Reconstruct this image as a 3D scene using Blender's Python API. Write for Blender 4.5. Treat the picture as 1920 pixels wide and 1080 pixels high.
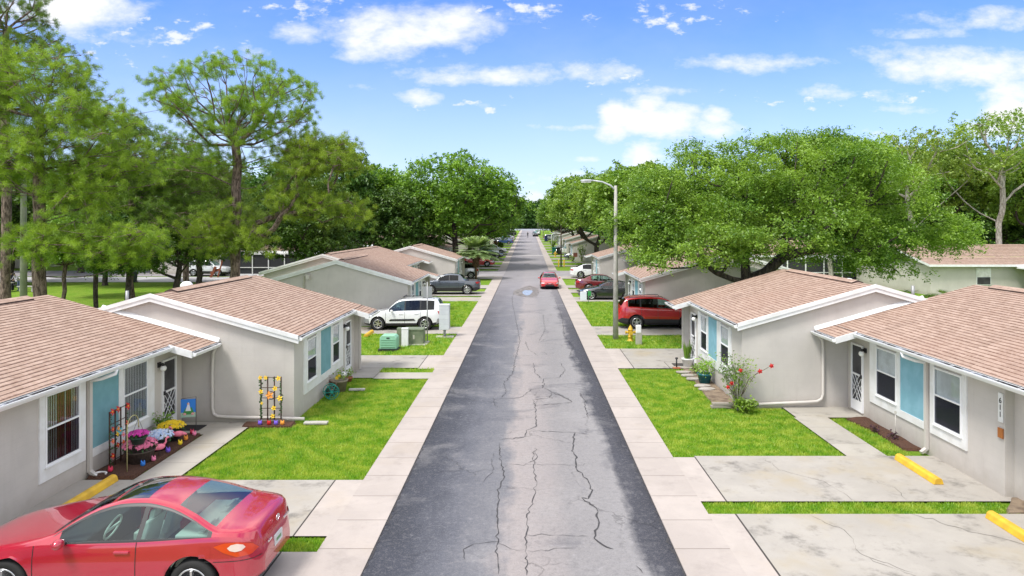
import bpy, math, random
import numpy as np
from math import radians as R, sin, cos, pi, sqrt, atan2
from mathutils import Vector, Matrix
for o in list(bpy.data.objects): bpy.data.objects.remove(o)
scene = bpy.context.scene
# ------------------------------------------------------------------ camera
cam_d = bpy.data.cameras.new('camera'); cam = bpy.data.objects.new('camera', cam_d)
scene.collection.objects.link(cam); scene.camera = cam
cam.location = (0, 0, 6.0); cam.rotation_euler = (R(90), 0, 0)
cam_d.lens = 24.0; cam_d.sensor_width = 36.0
cam_d.shift_x = -30/1920; cam_d.shift_y = -120/1920
cam_d.clip_start = .1; cam_d.clip_end = 3000
scene.view_settings.view_transform = 'Standard'; scene.view_settings.look = 'None'
scene.view_settings.exposure = 0.70; scene.view_settings.gamma = 1.0
scene.render.resolution_x = 1920; scene.render.resolution_y = 1080
SUN_EL = R(60); SUN_AZ = R(226)      # compass-like: 0 = +Y (down the road), clockwise
sd = bpy.data.lights.new('sun', 'SUN'); sun = bpy.data.objects.new('sun', sd); scene.collection.objects.link(sun)
sd.energy = 2.4; sd.angle = R(14); sd.color = (1.0, .955, .90)
sv = Vector((sin(SUN_AZ)*cos(SUN_EL), cos(SUN_AZ)*cos(SUN_EL), sin(SUN_EL)))
sun.rotation_euler = (-sv).to_track_quat('-Z', 'Y').to_euler()
try:
    scene.cycles.max_bounces = 6; scene.cycles.transparent_max_bounces = 12; scene.cycles.use_denoising = True
except Exception: pass

# ------------------------------------------------------------------ world: physical sky with clouds by direction
def nn(nt, t, **kw):
    n = nt.nodes.new(t)
    for k, v in kw.items():
        if k.startswith('i_'):
            n.inputs[int(k[2:])].default_value = v
        else: setattr(n, k, v)
    return n
def M_(nt, op, a, b=None, c=None, clamp=False):
    n = nt.nodes.new('ShaderNodeMath'); n.operation = op; n.use_clamp = clamp
    for i, v in enumerate((a, b, c)):
        if v is None: continue
        if isinstance(v, (int, float)): n.inputs[i].default_value = v
        else: nt.links.new(v, n.inputs[i])
    return n.outputs[0]
def mixc(nt, f, a, b, mode='MIX'):
    n = nt.nodes.new('ShaderNodeMix'); n.data_type = 'RGBA'; n.blend_type = mode
    for i, v in ((0, f), (6, a), (7, b)):
        if isinstance(v, (int, float)): n.inputs[i].default_value = v
        elif isinstance(v, tuple): n.inputs[i].default_value = (*v[:3], 1)
        else: nt.links.new(v, n.inputs[i])
    return n.outputs[2]
def smooth(nt, v, a, b):
    n = nt.nodes.new('ShaderNodeMapRange'); n.interpolation_type = 'SMOOTHSTEP'
    nt.links.new(v, n.inputs[0]); n.inputs[1].default_value = a; n.inputs[2].default_value = b
    return n.outputs[0]
def noise(nt, vec, scale, detail=4, rough=.55, dist=0, out=0):
    n = nt.nodes.new('ShaderNodeTexNoise'); n.inputs['Scale'].default_value = scale
    n.inputs['Detail'].default_value = detail; n.inputs['Roughness'].default_value = rough
    n.inputs['Distortion'].default_value = dist
    if vec is not None: nt.links.new(vec, n.inputs['Vector'])
    return n.outputs[out]
def build_world():
    w = bpy.data.worlds.new('World'); scene.world = w; w.use_nodes = True
    nt = w.node_tree; nt.nodes.clear(); L = nt.links.new
    out = nn(nt, 'ShaderNodeOutputWorld'); bg = nn(nt, 'ShaderNodeBackground')
    bg.inputs[1].default_value = 0.118
    sky = nn(nt, 'ShaderNodeTexSky'); sky.sky_type = 'NISHITA'; sky.sun_disc = False
    sky.sun_elevation = SUN_EL; sky.sun_rotation = SUN_AZ
    sky.air_density = 1.0; sky.dust_density = .6; sky.ozone_density = 1.6
    tc = nn(nt, 'ShaderNodeTexCoord'); sp = nn(nt, 'ShaderNodeSeparateXYZ'); L(tc.outputs['Generated'], sp.inputs[0])
    x, y, z = sp.outputs
    ys = M_(nt, 'MAXIMUM', y, .15)
    u = M_(nt, 'DIVIDE', x, ys); v = M_(nt, 'DIVIDE', z, ys)
    cb = nn(nt, 'ShaderNodeCombineXYZ'); L(u, cb.inputs[0]); L(v, cb.inputs[1])
    st = nn(nt, 'ShaderNodeMapping'); L(cb.outputs[0], st.inputs[0]); st.inputs['Scale'].default_value = (1, 1.9, 1)
    nb = noise(nt, st.outputs[0], 3.2, 9, .56)
    nf = noise(nt, st.outputs[0], 17, 6, .62)
    wx = noise(nt, st.outputs[0], 6, 5, .6)
    # (px, py, rx, ry, strength) of the clouds, as directions
    CL = [(735, 62, 150, 58, 1.15), (830, 52, 95, 48, 1.1), (690, 105, 95, 28, .9), (560, 68, 62, 30, .95), (475, 98, 55, 24, .8),
          (150, 8, 150, 46, 1.1), (60, 20, 90, 40, .8), (260, 62, 210, 42, .42), (950, 28, 120, 26, .42), (560, 20, 120, 22, .4),
          (900, 142, 185, 26, .88), (790, 186, 62, 22, .85), (915, 196, 80, 22, .6), (690, 178, 60, 12, .45),
          (1225, 226, 118, 40, 1.15), (1335, 236, 70, 28, .9), (1150, 218, 36, 34, 1.1), (1218, 200, 44, 26, 1.05), (1340, 222, 40, 26, 1.0), (1155, 246, 48, 40, .95), (1200, 292, 56, 42, 1.15), (1290, 262, 70, 25, .6),
          (1420, 118, 175, 30, .95), (1130, 134, 92, 36, .78), (1190, 158, 50, 16, .5),
          (1640, 104, 90, 30, .6), (1790, 132, 200, 42, .88), (1560, 176, 260, 28, .72), (1905, 212, 78, 62, 1.25), (1840, 240, 60, 30, .8),
          (1655, 248, 66, 22, .85), (1750, 290, 120, 30, .7), (1040, 336, 190, 34, .8), (1000, 375, 260, 34, .95), (1070, 238, 130, 14, .66),
          (1850, 36, 210, 26, .66), (1100, 300, 120, 12, .6), (1300, 168, 210, 20, .62), (1650, 206, 210, 18, .62), (620, 165, 160, 22, .5), (1460, 60, 160, 16, .42), (1700, 60, 200, 16, .5), (400, 60, 60, 18, .5)]
    tot = None
    for (px, py, rx, ry, s) in CL:
        a = M_(nt, 'MULTIPLY', M_(nt, 'SUBTRACT', u, (px-990)/1280), 1280/rx)
        b = M_(nt, 'MULTIPLY', M_(nt, 'SUBTRACT', v, (420-py)/1280), 1280/ry)
        d = M_(nt, 'ADD', M_(nt, 'MULTIPLY', a, a), M_(nt, 'MULTIPLY', b, b))
        e = M_(nt, 'MULTIPLY', M_(nt, 'POWER', 2.718, M_(nt, 'MULTIPLY', d, -.85)), s)
        tot = e if tot is None else M_(nt, 'MAXIMUM', tot, e)
    n1 = M_(nt, 'MULTIPLY', M_(nt, 'SUBTRACT', nb, .5), 1.7)
    n2 = M_(nt, 'MULTIPLY', M_(nt, 'SUBTRACT', nf, .5), 1.25)
    dens = M_(nt, 'ADD', tot, M_(nt, 'MULTIPLY', M_(nt, 'ADD', n1, n2), smooth(nt, tot, 0.02, .35)))
    cl = smooth(nt, dens, .30, 1.12)
    # unseen cloud cover added behind and overhead for neutral fill light
    fill_clouds = smooth(nt, noise(nt, tc.outputs['Generated'], 2.4, 8, .6), .36, .56)
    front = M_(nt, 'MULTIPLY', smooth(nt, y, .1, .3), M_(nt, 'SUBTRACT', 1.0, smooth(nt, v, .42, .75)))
    cl = M_(nt, 'ADD', M_(nt, 'MULTIPLY', cl, front), M_(nt, 'MULTIPLY', fill_clouds, M_(nt, 'SUBTRACT', 1.0, front)), clamp=True)
    # thin veil everywhere
    dz = None
    for (px, py, rx, ry) in ((300, 75, 240, 62), (985, 25, 170, 34), (1150, 145, 110, 40), (590, 20, 150, 30), (1280, 30, 200, 40), (1560, 185, 260, 30), (900, 200, 140, 26)):
        a = M_(nt, 'MULTIPLY', M_(nt, 'SUBTRACT', u, (px-990)/1280), 1280/rx); b = M_(nt, 'MULTIPLY', M_(nt, 'SUBTRACT', v, (420-py)/1280), 1280/ry)
        e = M_(nt, 'SUBTRACT', 1.0, M_(nt, 'ADD', M_(nt, 'MULTIPLY', a, a), M_(nt, 'MULTIPLY', b, b)), clamp=True); dz = e if dz is None else M_(nt, 'MAXIMUM', dz, e)
    pz = M_(nt, 'ADD', noise(nt, st.outputs[0], 26, 5, .6), M_(nt, 'MULTIPLY', M_(nt, 'SUBTRACT', M_(nt, 'POWER', dz, .5), 1.0), .22))
    cl = M_(nt, 'MAXIMUM', cl, M_(nt, 'MULTIPLY', M_(nt, 'MULTIPLY', smooth(nt, pz, .47, .66), front), .85))
    veil = M_(nt, 'ADD', M_(nt, 'MULTIPLY', smooth(nt, noise(nt, st.outputs[0], 1.6, 6, .6), .4, .8), .16), M_(nt, 'MULTIPLY', M_(nt, 'SUBTRACT', 1.0, smooth(nt, v, .0, .33)), .42))
    cl2 = M_(nt, 'MAXIMUM', cl, veil)
    hs = nn(nt, 'ShaderNodeHueSaturation'); hs.inputs['Saturation'].default_value = 1.06; hs.inputs['Value'].default_value = 1.3
    L(sky.outputs[0], hs.inputs['Color'])
    tint = mixc(nt, 1.0, hs.outputs[0], (.47, .625, 1.0), 'MULTIPLY')
    cc = mixc(nt, front, (8.6, 8.5, 8.4), (5.5, 5.6, 5.7)); col = mixc(nt, cl2, tint, cc)  # added out-of-view clouds set brighter than the visible ones, for more fill
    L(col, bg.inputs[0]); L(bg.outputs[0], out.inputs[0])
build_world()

# ------------------------------------------------------------------ scene graph helpers
COL = scene.collection
def tag(o, label=None, cat=None, group=None, kind=None):
    if label: o['label'] = label
    if cat: o['category'] = cat
    if group: o['group'] = group
    if kind: o['kind'] = kind
    return o
def empty(name, loc=(0, 0, 0), rz=0, label=None, cat=None, group=None):
    o = bpy.data.objects.new(name, None); COL.objects.link(o); o.location = loc; o.rotation_euler = (0, 0, rz)
    o.empty_display_size = .3
    return tag(o, label, cat, group)
def copy_tree(o, parent=None):
    c = o.copy(); COL.objects.link(c); c.parent = parent
    for ch in list(o.children): copy_tree(ch, c)
    return c
def gz(y): return max(0., .011*(y-90))
def gp(px, py, Z=0):
    Y = (6-Z)*1280/(py-420); return ((px-990)*Y/1280, Y)

class MB:
    def __init__(s): s.v = []; s.f = []; s.m = []; s.sm = []
    def add(s, vs, fs, m=0, smooth=False):
        b = len(s.v); s.v += [tuple(p) for p in vs]
        for f in fs: s.f.append(tuple(b+i for i in f)); s.m.append(m); s.sm.append(smooth)
    def quad(s, a, b, c, d, m=0): s.add([a, b, c, d], [(0, 1, 2, 3)], m)
    def box(s, x0, x1, y0, y1, z0, z1, m=0):
        if x0 > x1: x0, x1 = x1, x0
        if y0 > y1: y0, y1 = y1, y0
        s.add([(x0,y0,z0),(x1,y0,z0),(x1,y1,z0),(x0,y1,z0),(x0,y0,z1),(x1,y0,z1),(x1,y1,z1),(x0,y1,z1)],
              [(0,3,2,1),(4,5,6,7),(0,1,5,4),(1,2,6,5),(2,3,7,6),(3,0,4,7)], m)
    def obox(s, c, ax, ay, az, m=0):
        c = Vector(c); ax = Vector(ax); ay = Vector(ay); az = Vector(az)
        P = [c+i*ax+j*ay+k*az for k in (-1, 1) for (i, j) in ((-1,-1),(1,-1),(1,1),(-1,1))]
        s.add(P, [(0,3,2,1),(4,5,6,7),(0,1,5,4),(1,2,6,5),(2,3,7,6),(3,0,4,7)], m)
    def bar(s, a, b, w, h=None, m=0):
        a = Vector(a); b = Vector(b); d = b-a; h = h or w
        up = Vector((0, 0, 1)) if abs(d.normalized().z) < .95 else Vector((1, 0, 0))
        x = d.cross(up).normalized(); z = x.cross(d).normalized()
        s.obox((a+b)/2, d/2, x*w/2, z*h/2, m)
    def tube(s, pts, rad, n=8, m=0, cap=True):
        pts = [Vector(p) for p in pts]; k = len(pts)
        if not hasattr(rad, '__len__'): rad = [rad]*k
        b = len(s.v); prev = None
        for i, p in enumerate(pts):
            d = (pts[min(i+1, k-1)]-pts[max(i-1, 0)])
            if d.length < 1e-9: d = Vector((0, 0, 1))
            d.normalize()
            if prev is None:
                up = Vector((0, 0, 1)) if abs(d.z) < .9 else Vector((1, 0, 0)); x = d.cross(up).normalized()
            else: x = (prev-d*prev.dot(d)).normalized()
            prev = x; y = d.cross(x)
            for j in range(n):
                a = 2*pi*j/n; s.v.append(tuple(p+x*cos(a)*rad[i]+y*sin(a)*rad[i]))
        for i in range(k-1):
            for j in range(n):
                s.f.append((b+i*n+j, b+i*n+(j+1) % n, b+(i+1)*n+(j+1) % n, b+(i+1)*n+j)); s.m.append(m); s.sm.append(True)
        if cap:
            s.f.append(tuple(b+j for j in range(n))[::-1]); s.m.append(m); s.sm.append(False)
            s.f.append(tuple(b+(k-1)*n+j for j in range(n))); s.m.append(m); s.sm.append(False)
    def lathe(s, prof, c=(0, 0, 0), n=16, m=0, axis='z', smooth=True):
        b = len(s.v); c = Vector(c); k = len(prof)
        for (r, h) in prof:
            for j in range(n):
                a = 2*pi*j/n
                p = {'z': (r*cos(a), r*sin(a), h), 'y': (r*cos(a), h, r*sin(a)), 'x': (h, r*cos(a), r*sin(a))}[axis]
                s.v.append(tuple(c+Vector(p)))
        for i in range(k-1):
            for j in range(n):
                s.f.append((b+i*n+j, b+i*n+(j+1) % n, b+(i+1)*n+(j+1) % n, b+(i+1)*n+j)); s.m.append(m); s.sm.append(smooth)
    def ball(s, c, r, n=10, m=0, sx=1, sy=1, sz=1):
        k = max(4, n//2+1)
        b = len(s.v)
        for i in range(k+1):
            t = pi*i/k
            for j in range(n):
                a = 2*pi*j/n
                s.v.append((c[0]+r*sx*sin(t)*cos(a), c[1]+r*sy*sin(t)*sin(a), c[2]+r*sz*cos(t)))
        for i in range(k):
            for j in range(n):
                s.f.append((b+i*n+j, b+(i+1)*n+j, b+(i+1)*n+(j+1) % n, b+i*n+(j+1) % n)); s.m.append(m); s.sm.append(True)
    def prism(s, poly, h0, h1, m=0, ax='z'):
        n = len(poly)
        f = {'z': lambda p, h: (p[0], p[1], h), 'y': lambda p, h: (p[0], h, p[1]), 'x': lambda p, h: (h, p[0], p[1])}[ax]
        s.add([f(p, h0) for p in poly]+[f(p, h1) for p in poly],
              [tuple(range(n))[::-1], tuple(range(n, 2*n))]+[(i, (i+1) % n, n+(i+1) % n, n+i) for i in range(n)], m)
    def build(s, name, mats, parent=None, bevel=0, recalc=True):
        me = bpy.data.meshes.new(name)
        me.from_pydata(s.v, [], s.f)
        if not isinstance(mats, (list, tuple)): mats = [mats]
        for mt in mats: me.materials.append(mt)
        me.polygons.foreach_set('material_index', s.m); me.polygons.foreach_set('use_smooth', s.sm)
        me.update()
        if recalc:
            import bmesh
            bm = bmesh.new(); bm.from_mesh(me); bmesh.ops.recalc_face_normals(bm, faces=bm.faces[:]); bm.to_mesh(me); bm.free()
        o = bpy.data.objects.new(name, me); COL.objects.link(o)
        if parent is not None: o.parent = parent
        if bevel:
            md = o.modifiers.new('bevel', 'BEVEL'); md.width = bevel; md.segments = 2; md.limit_method = 'ANGLE'
        return o
def np_mesh(name, V, k, mats, parent=None, smooth=False, nf=None):
    """mesh of separate k-gons: V is (N*k,3)"""
    me = bpy.data.meshes.new(name); n = len(V); nf = n//k
    me.vertices.add(n); me.vertices.foreach_set('co', np.ascontiguousarray(V, dtype=np.float32).ravel())
    me.loops.add(n); me.loops.foreach_set('vertex_index', np.arange(n, dtype=np.int32))
    me.polygons.add(nf); me.polygons.foreach_set('loop_start', np.arange(0, n, k, dtype=np.int32))
    if not isinstance(mats, (list, tuple)): mats = [mats]
    for m in mats: me.materials.append(m)
    me.update(calc_edges=True); me.validate()
    o = bpy.data.objects.new(name, me); COL.objects.link(o)
    if parent is not None: o.parent = parent
    return o

# ------------------------------------------------------------------ materials
def mat(name, col=(.5, .5, .5), rough=.7, metal=0, spec=.5, coat=0, emis=None):
    m = bpy.data.materials.new(name); m.use_nodes = True; nt = m.node_tree; b = nt.nodes['Principled BSDF']
    b.inputs['Base Color'].default_value = (*col, 1); b.inputs['Roughness'].default_value = rough
    b.inputs['Metallic'].default_value = metal; b.inputs['Specular IOR Level'].default_value = spec
    if coat: b.inputs['Coat Weight'].default_value = coat; b.inputs['Coat Roughness'].default_value = .04
    return m
def P(m): return m.node_tree.nodes['Principled BSDF']
def pos(nt, kind='Object'):
    if kind == 'World': return nn(nt, 'ShaderNodeNewGeometry').outputs['Position']
    return nn(nt, 'ShaderNodeTexCoord').outputs['Object']
def bump(m, h, strength=.3, dist=.01):
    nt = m.node_tree; b = nn(nt, 'ShaderNodeBump'); b.inputs['Strength'].default_value = strength; b.inputs['Distance'].default_value = dist
    nt.links.new(h, b.inputs['Height']); nt.links.new(b.outputs[0], P(m).inputs['Normal'])
def vary(m, c1, c2, scale=3, detail=5, lo=.35, hi=.65, kind='World', bs=0, bscale=80, bd=.005):
    nt = m.node_tree; p = pos(nt, kind); n = noise(nt, p, scale, detail)
    c = mixc(nt, smooth(nt, n, lo, hi), c1, c2); nt.links.new(c, P(m).inputs['Base Color'])
    if bs: bump(m, noise(nt, p, bscale, 3), bs, bd)
    return m
def sep(nt, v):
    n = nn(nt, 'ShaderNodeSeparateXYZ'); nt.links.new(v, n.inputs[0]); return n.outputs

def m_stucco(name, c):
    m = mat(name, c, .92); nt = m.node_tree; p = pos(nt, 'World')
    n = noise(nt, p, .9, 6, .6); c0 = mixc(nt, smooth(nt, n, .3, .7), tuple(k*.93 for k in c), tuple(k*1.05 for k in c))
    x, y, z = sep(nt, p)
    # vertical rain staining near the foot and faint block courses
    fr = M_(nt, 'FRACT', M_(nt, 'MULTIPLY', z, 5.0)); course = smooth(nt, fr, .0, .06)
    c1 = mixc(nt, M_(nt, 'MULTIPLY', M_(nt, 'SUBTRACT', 1.0, course), .10), c0, tuple(k*.55 for k in c))
    st = M_(nt, 'ADD', z, M_(nt, 'MULTIPLY', noise(nt, p, 4, 4), .5))
    c2 = mixc(nt, M_(nt, 'MULTIPLY', M_(nt, 'SUBTRACT', 1.0, smooth(nt, st, .2, .75)), .45), c1, (c[0]*.62, c[1]*.58, c[2]*.5))
    mp = nn(nt, 'ShaderNodeMapping'); mp.inputs['Scale'].default_value = (3.5, 3.5, .35); nt.links.new(p, mp.inputs[0])
    c2 = mixc(nt, M_(nt, 'MULTIPLY', smooth(nt, noise(nt, mp.outputs[0], 1.6, 6, .7), .52, .75), .22), c2, (c[0]*.68, c[1]*.66, c[2]*.62))
    nt.links.new(c2, P(m).inputs['Base Color']); bump(m, M_(nt, 'ADD', noise(nt, p, 55, 4), M_(nt, 'MULTIPLY', course, .35)), .35, .008)
    return m
STUCCO = m_stucco('stucco', (.525, .495, .462)); STUCCO_WARM = m_stucco('stucco_warm', (.54, .51, .465))
def m_shingle():
    m = mat('shingles', (.4, .27, .22), .95, spec=.2); nt = m.node_tree; p = pos(nt, 'World')
    x, y, z = sep(nt, p); cb = nn(nt, 'ShaderNodeCombineXYZ'); nt.links.new(y, cb.inputs[0]); nt.links.new(x, cb.inputs[1])
    br = nn(nt, 'ShaderNodeTexBrick'); nt.links.new(cb.outputs[0], br.inputs['Vector'])
    br.inputs['Scale'].default_value = 1; br.inputs['Brick Width'].default_value = .34; br.inputs['Row Height'].default_value = .142
    br.inputs['Mortar Size'].default_value = .004; br.inputs['Mortar Smooth'].default_value = .4; br.inputs['Bias'].default_value = 0
    br.offset = .37; br.inputs['Color1'].default_value = (.325, .228, .175, 1); br.inputs['Color2'].default_value = (.43, .318, .252, 1); br.inputs['Mortar'].default_value = (.22, .13, .10, 1)  # dark mortar also paints in the shadow line of each course
    n = noise(nt, p, .5, 5, .6)
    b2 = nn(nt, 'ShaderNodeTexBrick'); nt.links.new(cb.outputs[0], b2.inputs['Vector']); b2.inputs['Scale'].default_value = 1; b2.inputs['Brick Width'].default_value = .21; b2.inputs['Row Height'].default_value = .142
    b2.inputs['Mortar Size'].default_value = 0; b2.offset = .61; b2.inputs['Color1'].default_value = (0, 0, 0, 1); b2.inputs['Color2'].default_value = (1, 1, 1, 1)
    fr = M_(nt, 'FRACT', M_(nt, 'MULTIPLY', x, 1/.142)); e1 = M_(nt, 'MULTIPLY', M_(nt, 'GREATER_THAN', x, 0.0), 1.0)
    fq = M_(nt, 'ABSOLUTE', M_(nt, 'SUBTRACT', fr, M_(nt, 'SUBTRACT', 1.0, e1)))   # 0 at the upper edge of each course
    tab_shadow = M_(nt, 'MULTIPLY', smooth(nt, b2.outputs[0], .50, .60), M_(nt, 'SUBTRACT', 1.0, smooth(nt, fq, .18, .34)))  # dark dashes: shadow of the laminated tabs, painted into the colour
    c = mixc(nt, M_(nt, 'MULTIPLY', tab_shadow, .66), br.outputs[0], (.15, .085, .06)); c = mixc(nt, M_(nt, 'MULTIPLY', M_(nt, 'SUBTRACT', 1.0, smooth(nt, fq, .05, .16)), .14), c, (.2, .11, .08))  # tab and course-edge shadows mixed into the shingle colour
    c = mixc(nt, M_(nt, 'MULTIPLY', smooth(nt, n, .42, .7), .4), c, (.33, .21, .16), 'MIX')
    n2 = noise(nt, p, 14, 3, .6); c = mixc(nt, M_(nt, 'MULTIPLY', smooth(nt, n2, .4, .7), .35), c, (.54, .41, .35))
    mp = nn(nt, 'ShaderNodeMapping'); mp.inputs['Scale'].default_value = (.5, 2.6, 1); nt.links.new(p, mp.inputs[0]); c = mixc(nt, M_(nt, 'MULTIPLY', smooth(nt, noise(nt, mp.outputs[0], .8, 6, .65), .5, .78), .38), c, (.20, .145, .115))
    n3 = noise(nt, p, 160, 2); c = mixc(nt, M_(nt, 'MULTIPLY', smooth(nt, n3, .45, .7), .25), c, (.25, .17, .14))
    nt.links.new(c, P(m).inputs['Base Color']); bump(m, M_(nt, 'ADD', M_(nt, 'MULTIPLY', br.outputs['Fac'], -1.0), M_(nt, 'MULTIPLY', n3, .3)), .4, .008)
    return m
SHINGLE = m_shingle()
TRIM = vary(mat('white_trim', rough=.5), (.78, .79, .80), (.70, .70, .69), 3, 5)
TRIM2 = mat('white_vinyl', (.82, .83, .84), .4)
GUT_IN = vary(mat('gutter_inside', rough=.6), (.50, .52, .56), (.10, .09, .085), 1.4, 6, .42, .56)
PIPE = mat('downspout_paint', (.55, .52, .48), .5)
BLUE_L = vary(mat('blue_panel_paint', rough=.85), (.15, .33, .37), (.18, .37, .42), 3, 4, bs=.15)
BLUE_R = vary(mat('pale_blue_panel_paint', rough=.85), (.19, .40, .49), (.23, .45, .55), 3, 4, bs=.15)
DARK = mat('dark_interior', (.018, .019, .021), .8); BACK = mat('dim_room', (.17, .17, .185), .9); BLACK = mat('black_plastic', (.02, .02, .022), .45)
RUBBER = mat('rubber', (.018, .018, .018), .8); CHROME = mat('chrome', (.75, .75, .77), .18, 1.0)
ALLOY = mat('alloy', (.62, .63, .65), .3, .9); WHITE = mat('white_gloss', (.82, .82, .82), .3)
GREYMET = mat('grey_metal', (.35, .36, .36), .5, .6); DECK = mat('weathered_wood', (.3, .27, .23), .9)
def m_glass(name, tint, fac=.75, base=.05):
    m = bpy.data.materials.new(name); m.use_nodes = True; nt = m.node_tree; nt.nodes.clear()
    o = nn(nt, 'ShaderNodeOutputMaterial'); t = nn(nt, 'ShaderNodeBsdfTransparent'); t.inputs[0].default_value = (*tint, 1)
    g = nn(nt, 'ShaderNodeBsdfGlossy'); g.inputs['Roughness'].default_value = .03; g.inputs['Color'].default_value = (.9, .93, .96, 1)
    f = nn(nt, 'ShaderNodeLayerWeight'); f.inputs[0].default_value = .5
    mx = nn(nt, 'ShaderNodeMixShader'); k = M_(nt, 'ADD', M_(nt, 'MULTIPLY', M_(nt, 'POWER', f.outputs[1], 4.0), fac), base, clamp=True)
    nt.links.new(k, mx.inputs[0]); nt.links.new(t.outputs[0], mx.inputs[1]); nt.links.new(g.outputs[0], mx.inputs[2]); nt.links.new(mx.outputs[0], o.inputs[0])
    return m
GLASS = m_glass('window_glass', (.85, .88, .9), .4); SCREEN = m_glass('window_screen', (.6, .61, .64), .06, .012); CARGLASS = m_glass('car_glass', (.62, .8, .78), .3, .07)
TINTGLASS = m_glass('tinted_glass', (.12, .13, .14), .2, .04); BLIND = mat('blinds', (.62, .60, .56), .7); CURTAIN = vary(mat('curtain', rough=.9), (.80, .79, .77), (.64, .62, .59), 3, 4)
REDCURT = mat('red_curtain', (.32, .05, .06), .9)

def m_grass(name='grass', far=False):
    m = mat(name, (.1, .2, .03), .95, spec=.15); nt = m.node_tree; p = pos(nt, 'World')
    n1 = noise(nt, p, .8, 6, .7); n2 = noise(nt, p, 5, 5, .7); n3 = noise(nt, p, 60, 2, .7)
    c = mixc(nt, smooth(nt, n1, .38, .62), (.13, .27, .014), (.20, .31, .03))
    c = mixc(nt, M_(nt, 'MULTIPLY', smooth(nt, n2, .45, .7), .55), c, (.30, .34, .08))
    c = mixc(nt, M_(nt, 'MULTIPLY', smooth(nt, n3, .4, .7), .5), c, (.035, .09, .008))
    nt.links.new(c, P(m).inputs['Base Color']); bump(m, M_(nt, 'ADD', n3, n2), .8, .03)
    return m
GRASS = m_grass()
def m_leaf(name, c1, c2, c3, trans=.35, clump=.5):
    m = bpy.data.materials.new(name); m.use_nodes = True; nt = m.node_tree; nt.nodes.clear()
    o = nn(nt, 'ShaderNodeOutputMaterial'); g = nn(nt, 'ShaderNodeNewGeometry'); oi = nn(nt, 'ShaderNodeObjectInfo')
    ri = g.outputs['Random Per Island']
    n = noise(nt, g.outputs['Position'], clump, 4, .6)
    c = mixc(nt, ri, c1, c2); c = mixc(nt, smooth(nt, n, .35, .68), c, c3)
    hs = nn(nt, 'ShaderNodeHueSaturation'); nt.links.new(c, hs.inputs['Color'])
    nt.links.new(M_(nt, 'ADD', .495, M_(nt, 'MULTIPLY', oi.outputs['Random'], .018)), hs.inputs['Hue'])
    nt.links.new(M_(nt, 'ADD', .92, M_(nt, 'MULTIPLY', oi.outputs['Random'], .18)), hs.inputs['Value'])
    d = nn(nt, 'ShaderNodeBsdfDiffuse'); t = nn(nt, 'ShaderNodeBsdfTranslucent'); gl = nn(nt, 'ShaderNodeBsdfGlossy'); gl.inputs['Roughness'].default_value = .45
    nt.links.new(hs.outputs[0], d.inputs[0])
    tc = mixc(nt, 1.0, hs.outputs[0], (1.25, 1.25, .55), 'MULTIPLY'); nt.links.new(tc, t.inputs[0])
    m1 = nn(nt, 'ShaderNodeMixShader'); m1.inputs[0].default_value = trans; nt.links.new(d.outputs[0], m1.inputs[1]); nt.links.new(t.outputs[0], m1.inputs[2])
    m2 = nn(nt, 'ShaderNodeMixShader'); m2.inputs[0].default_value = .04; nt.links.new(m1.outputs[0], m2.inputs[1]); nt.links.new(gl.outputs[0], m2.inputs[2])
    nt.links.new(m2.outputs[0], o.inputs[0]); return m
LEAF_OAK = m_leaf('oak_leaves', (.055, .135, .02), (.20, .34, .042), (.29, .43, .06))
LEAF_DARK = m_leaf('dark_oak_leaves', (.055, .14, .02), (.17, .31, .036), (.25, .40, .045))
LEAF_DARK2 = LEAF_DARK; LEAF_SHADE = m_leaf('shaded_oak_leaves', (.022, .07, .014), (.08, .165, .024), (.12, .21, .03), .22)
LEAF_PINE = m_leaf('pine_needles', (.07, .15, .014), (.25, .39, .03), (.34, .48, .035), .28, 1.1)
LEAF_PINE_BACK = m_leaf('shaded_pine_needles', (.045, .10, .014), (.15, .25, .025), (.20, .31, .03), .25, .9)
LEAF_PALE = m_leaf('pale_leaves', (.10, .18, .03), (.24, .34, .06), (.32, .42, .07))
LEAF_PALM = m_leaf('palm_fronds', (.24, .34, .14), (.42, .52, .28), (.34, .46, .2), .3)
LEAF_FAR = m_leaf('wood_leaves', (.03, .085, .02), (.06, .15, .03), (.09, .20, .035), .3, .12)
BLADE = m_leaf('grass_blades', (.09, .25, .012), (.33, .53, .03), (.47, .54, .08), .4, 2.1)
def m_bark(name, c1, c2):
    m = mat(name, c1, .95, spec=.2); nt = m.node_tree; p = pos(nt)
    mp = nn(nt, 'ShaderNodeMapping'); mp.inputs['Scale'].default_value = (1, 1, .3); nt.links.new(p, mp.inputs[0])
    n = noise(nt, mp.outputs[0], 9, 6, .7, .6); nt.links.new(mixc(nt, smooth(nt, n, .38, .62), c1, c2), P(m).inputs['Base Color']); bump(m, n, 1, .05); return m
BARK_PINE = m_bark('pine_bark', (.07, .05, .042), (.27, .2, .17)); BARK_OAK = m_bark('oak_bark', (.035, .03, .026), (.11, .09, .075)); BARK_PALE = m_bark('pale_bark', (.22, .2, .17), (.5, .47, .42))
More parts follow.
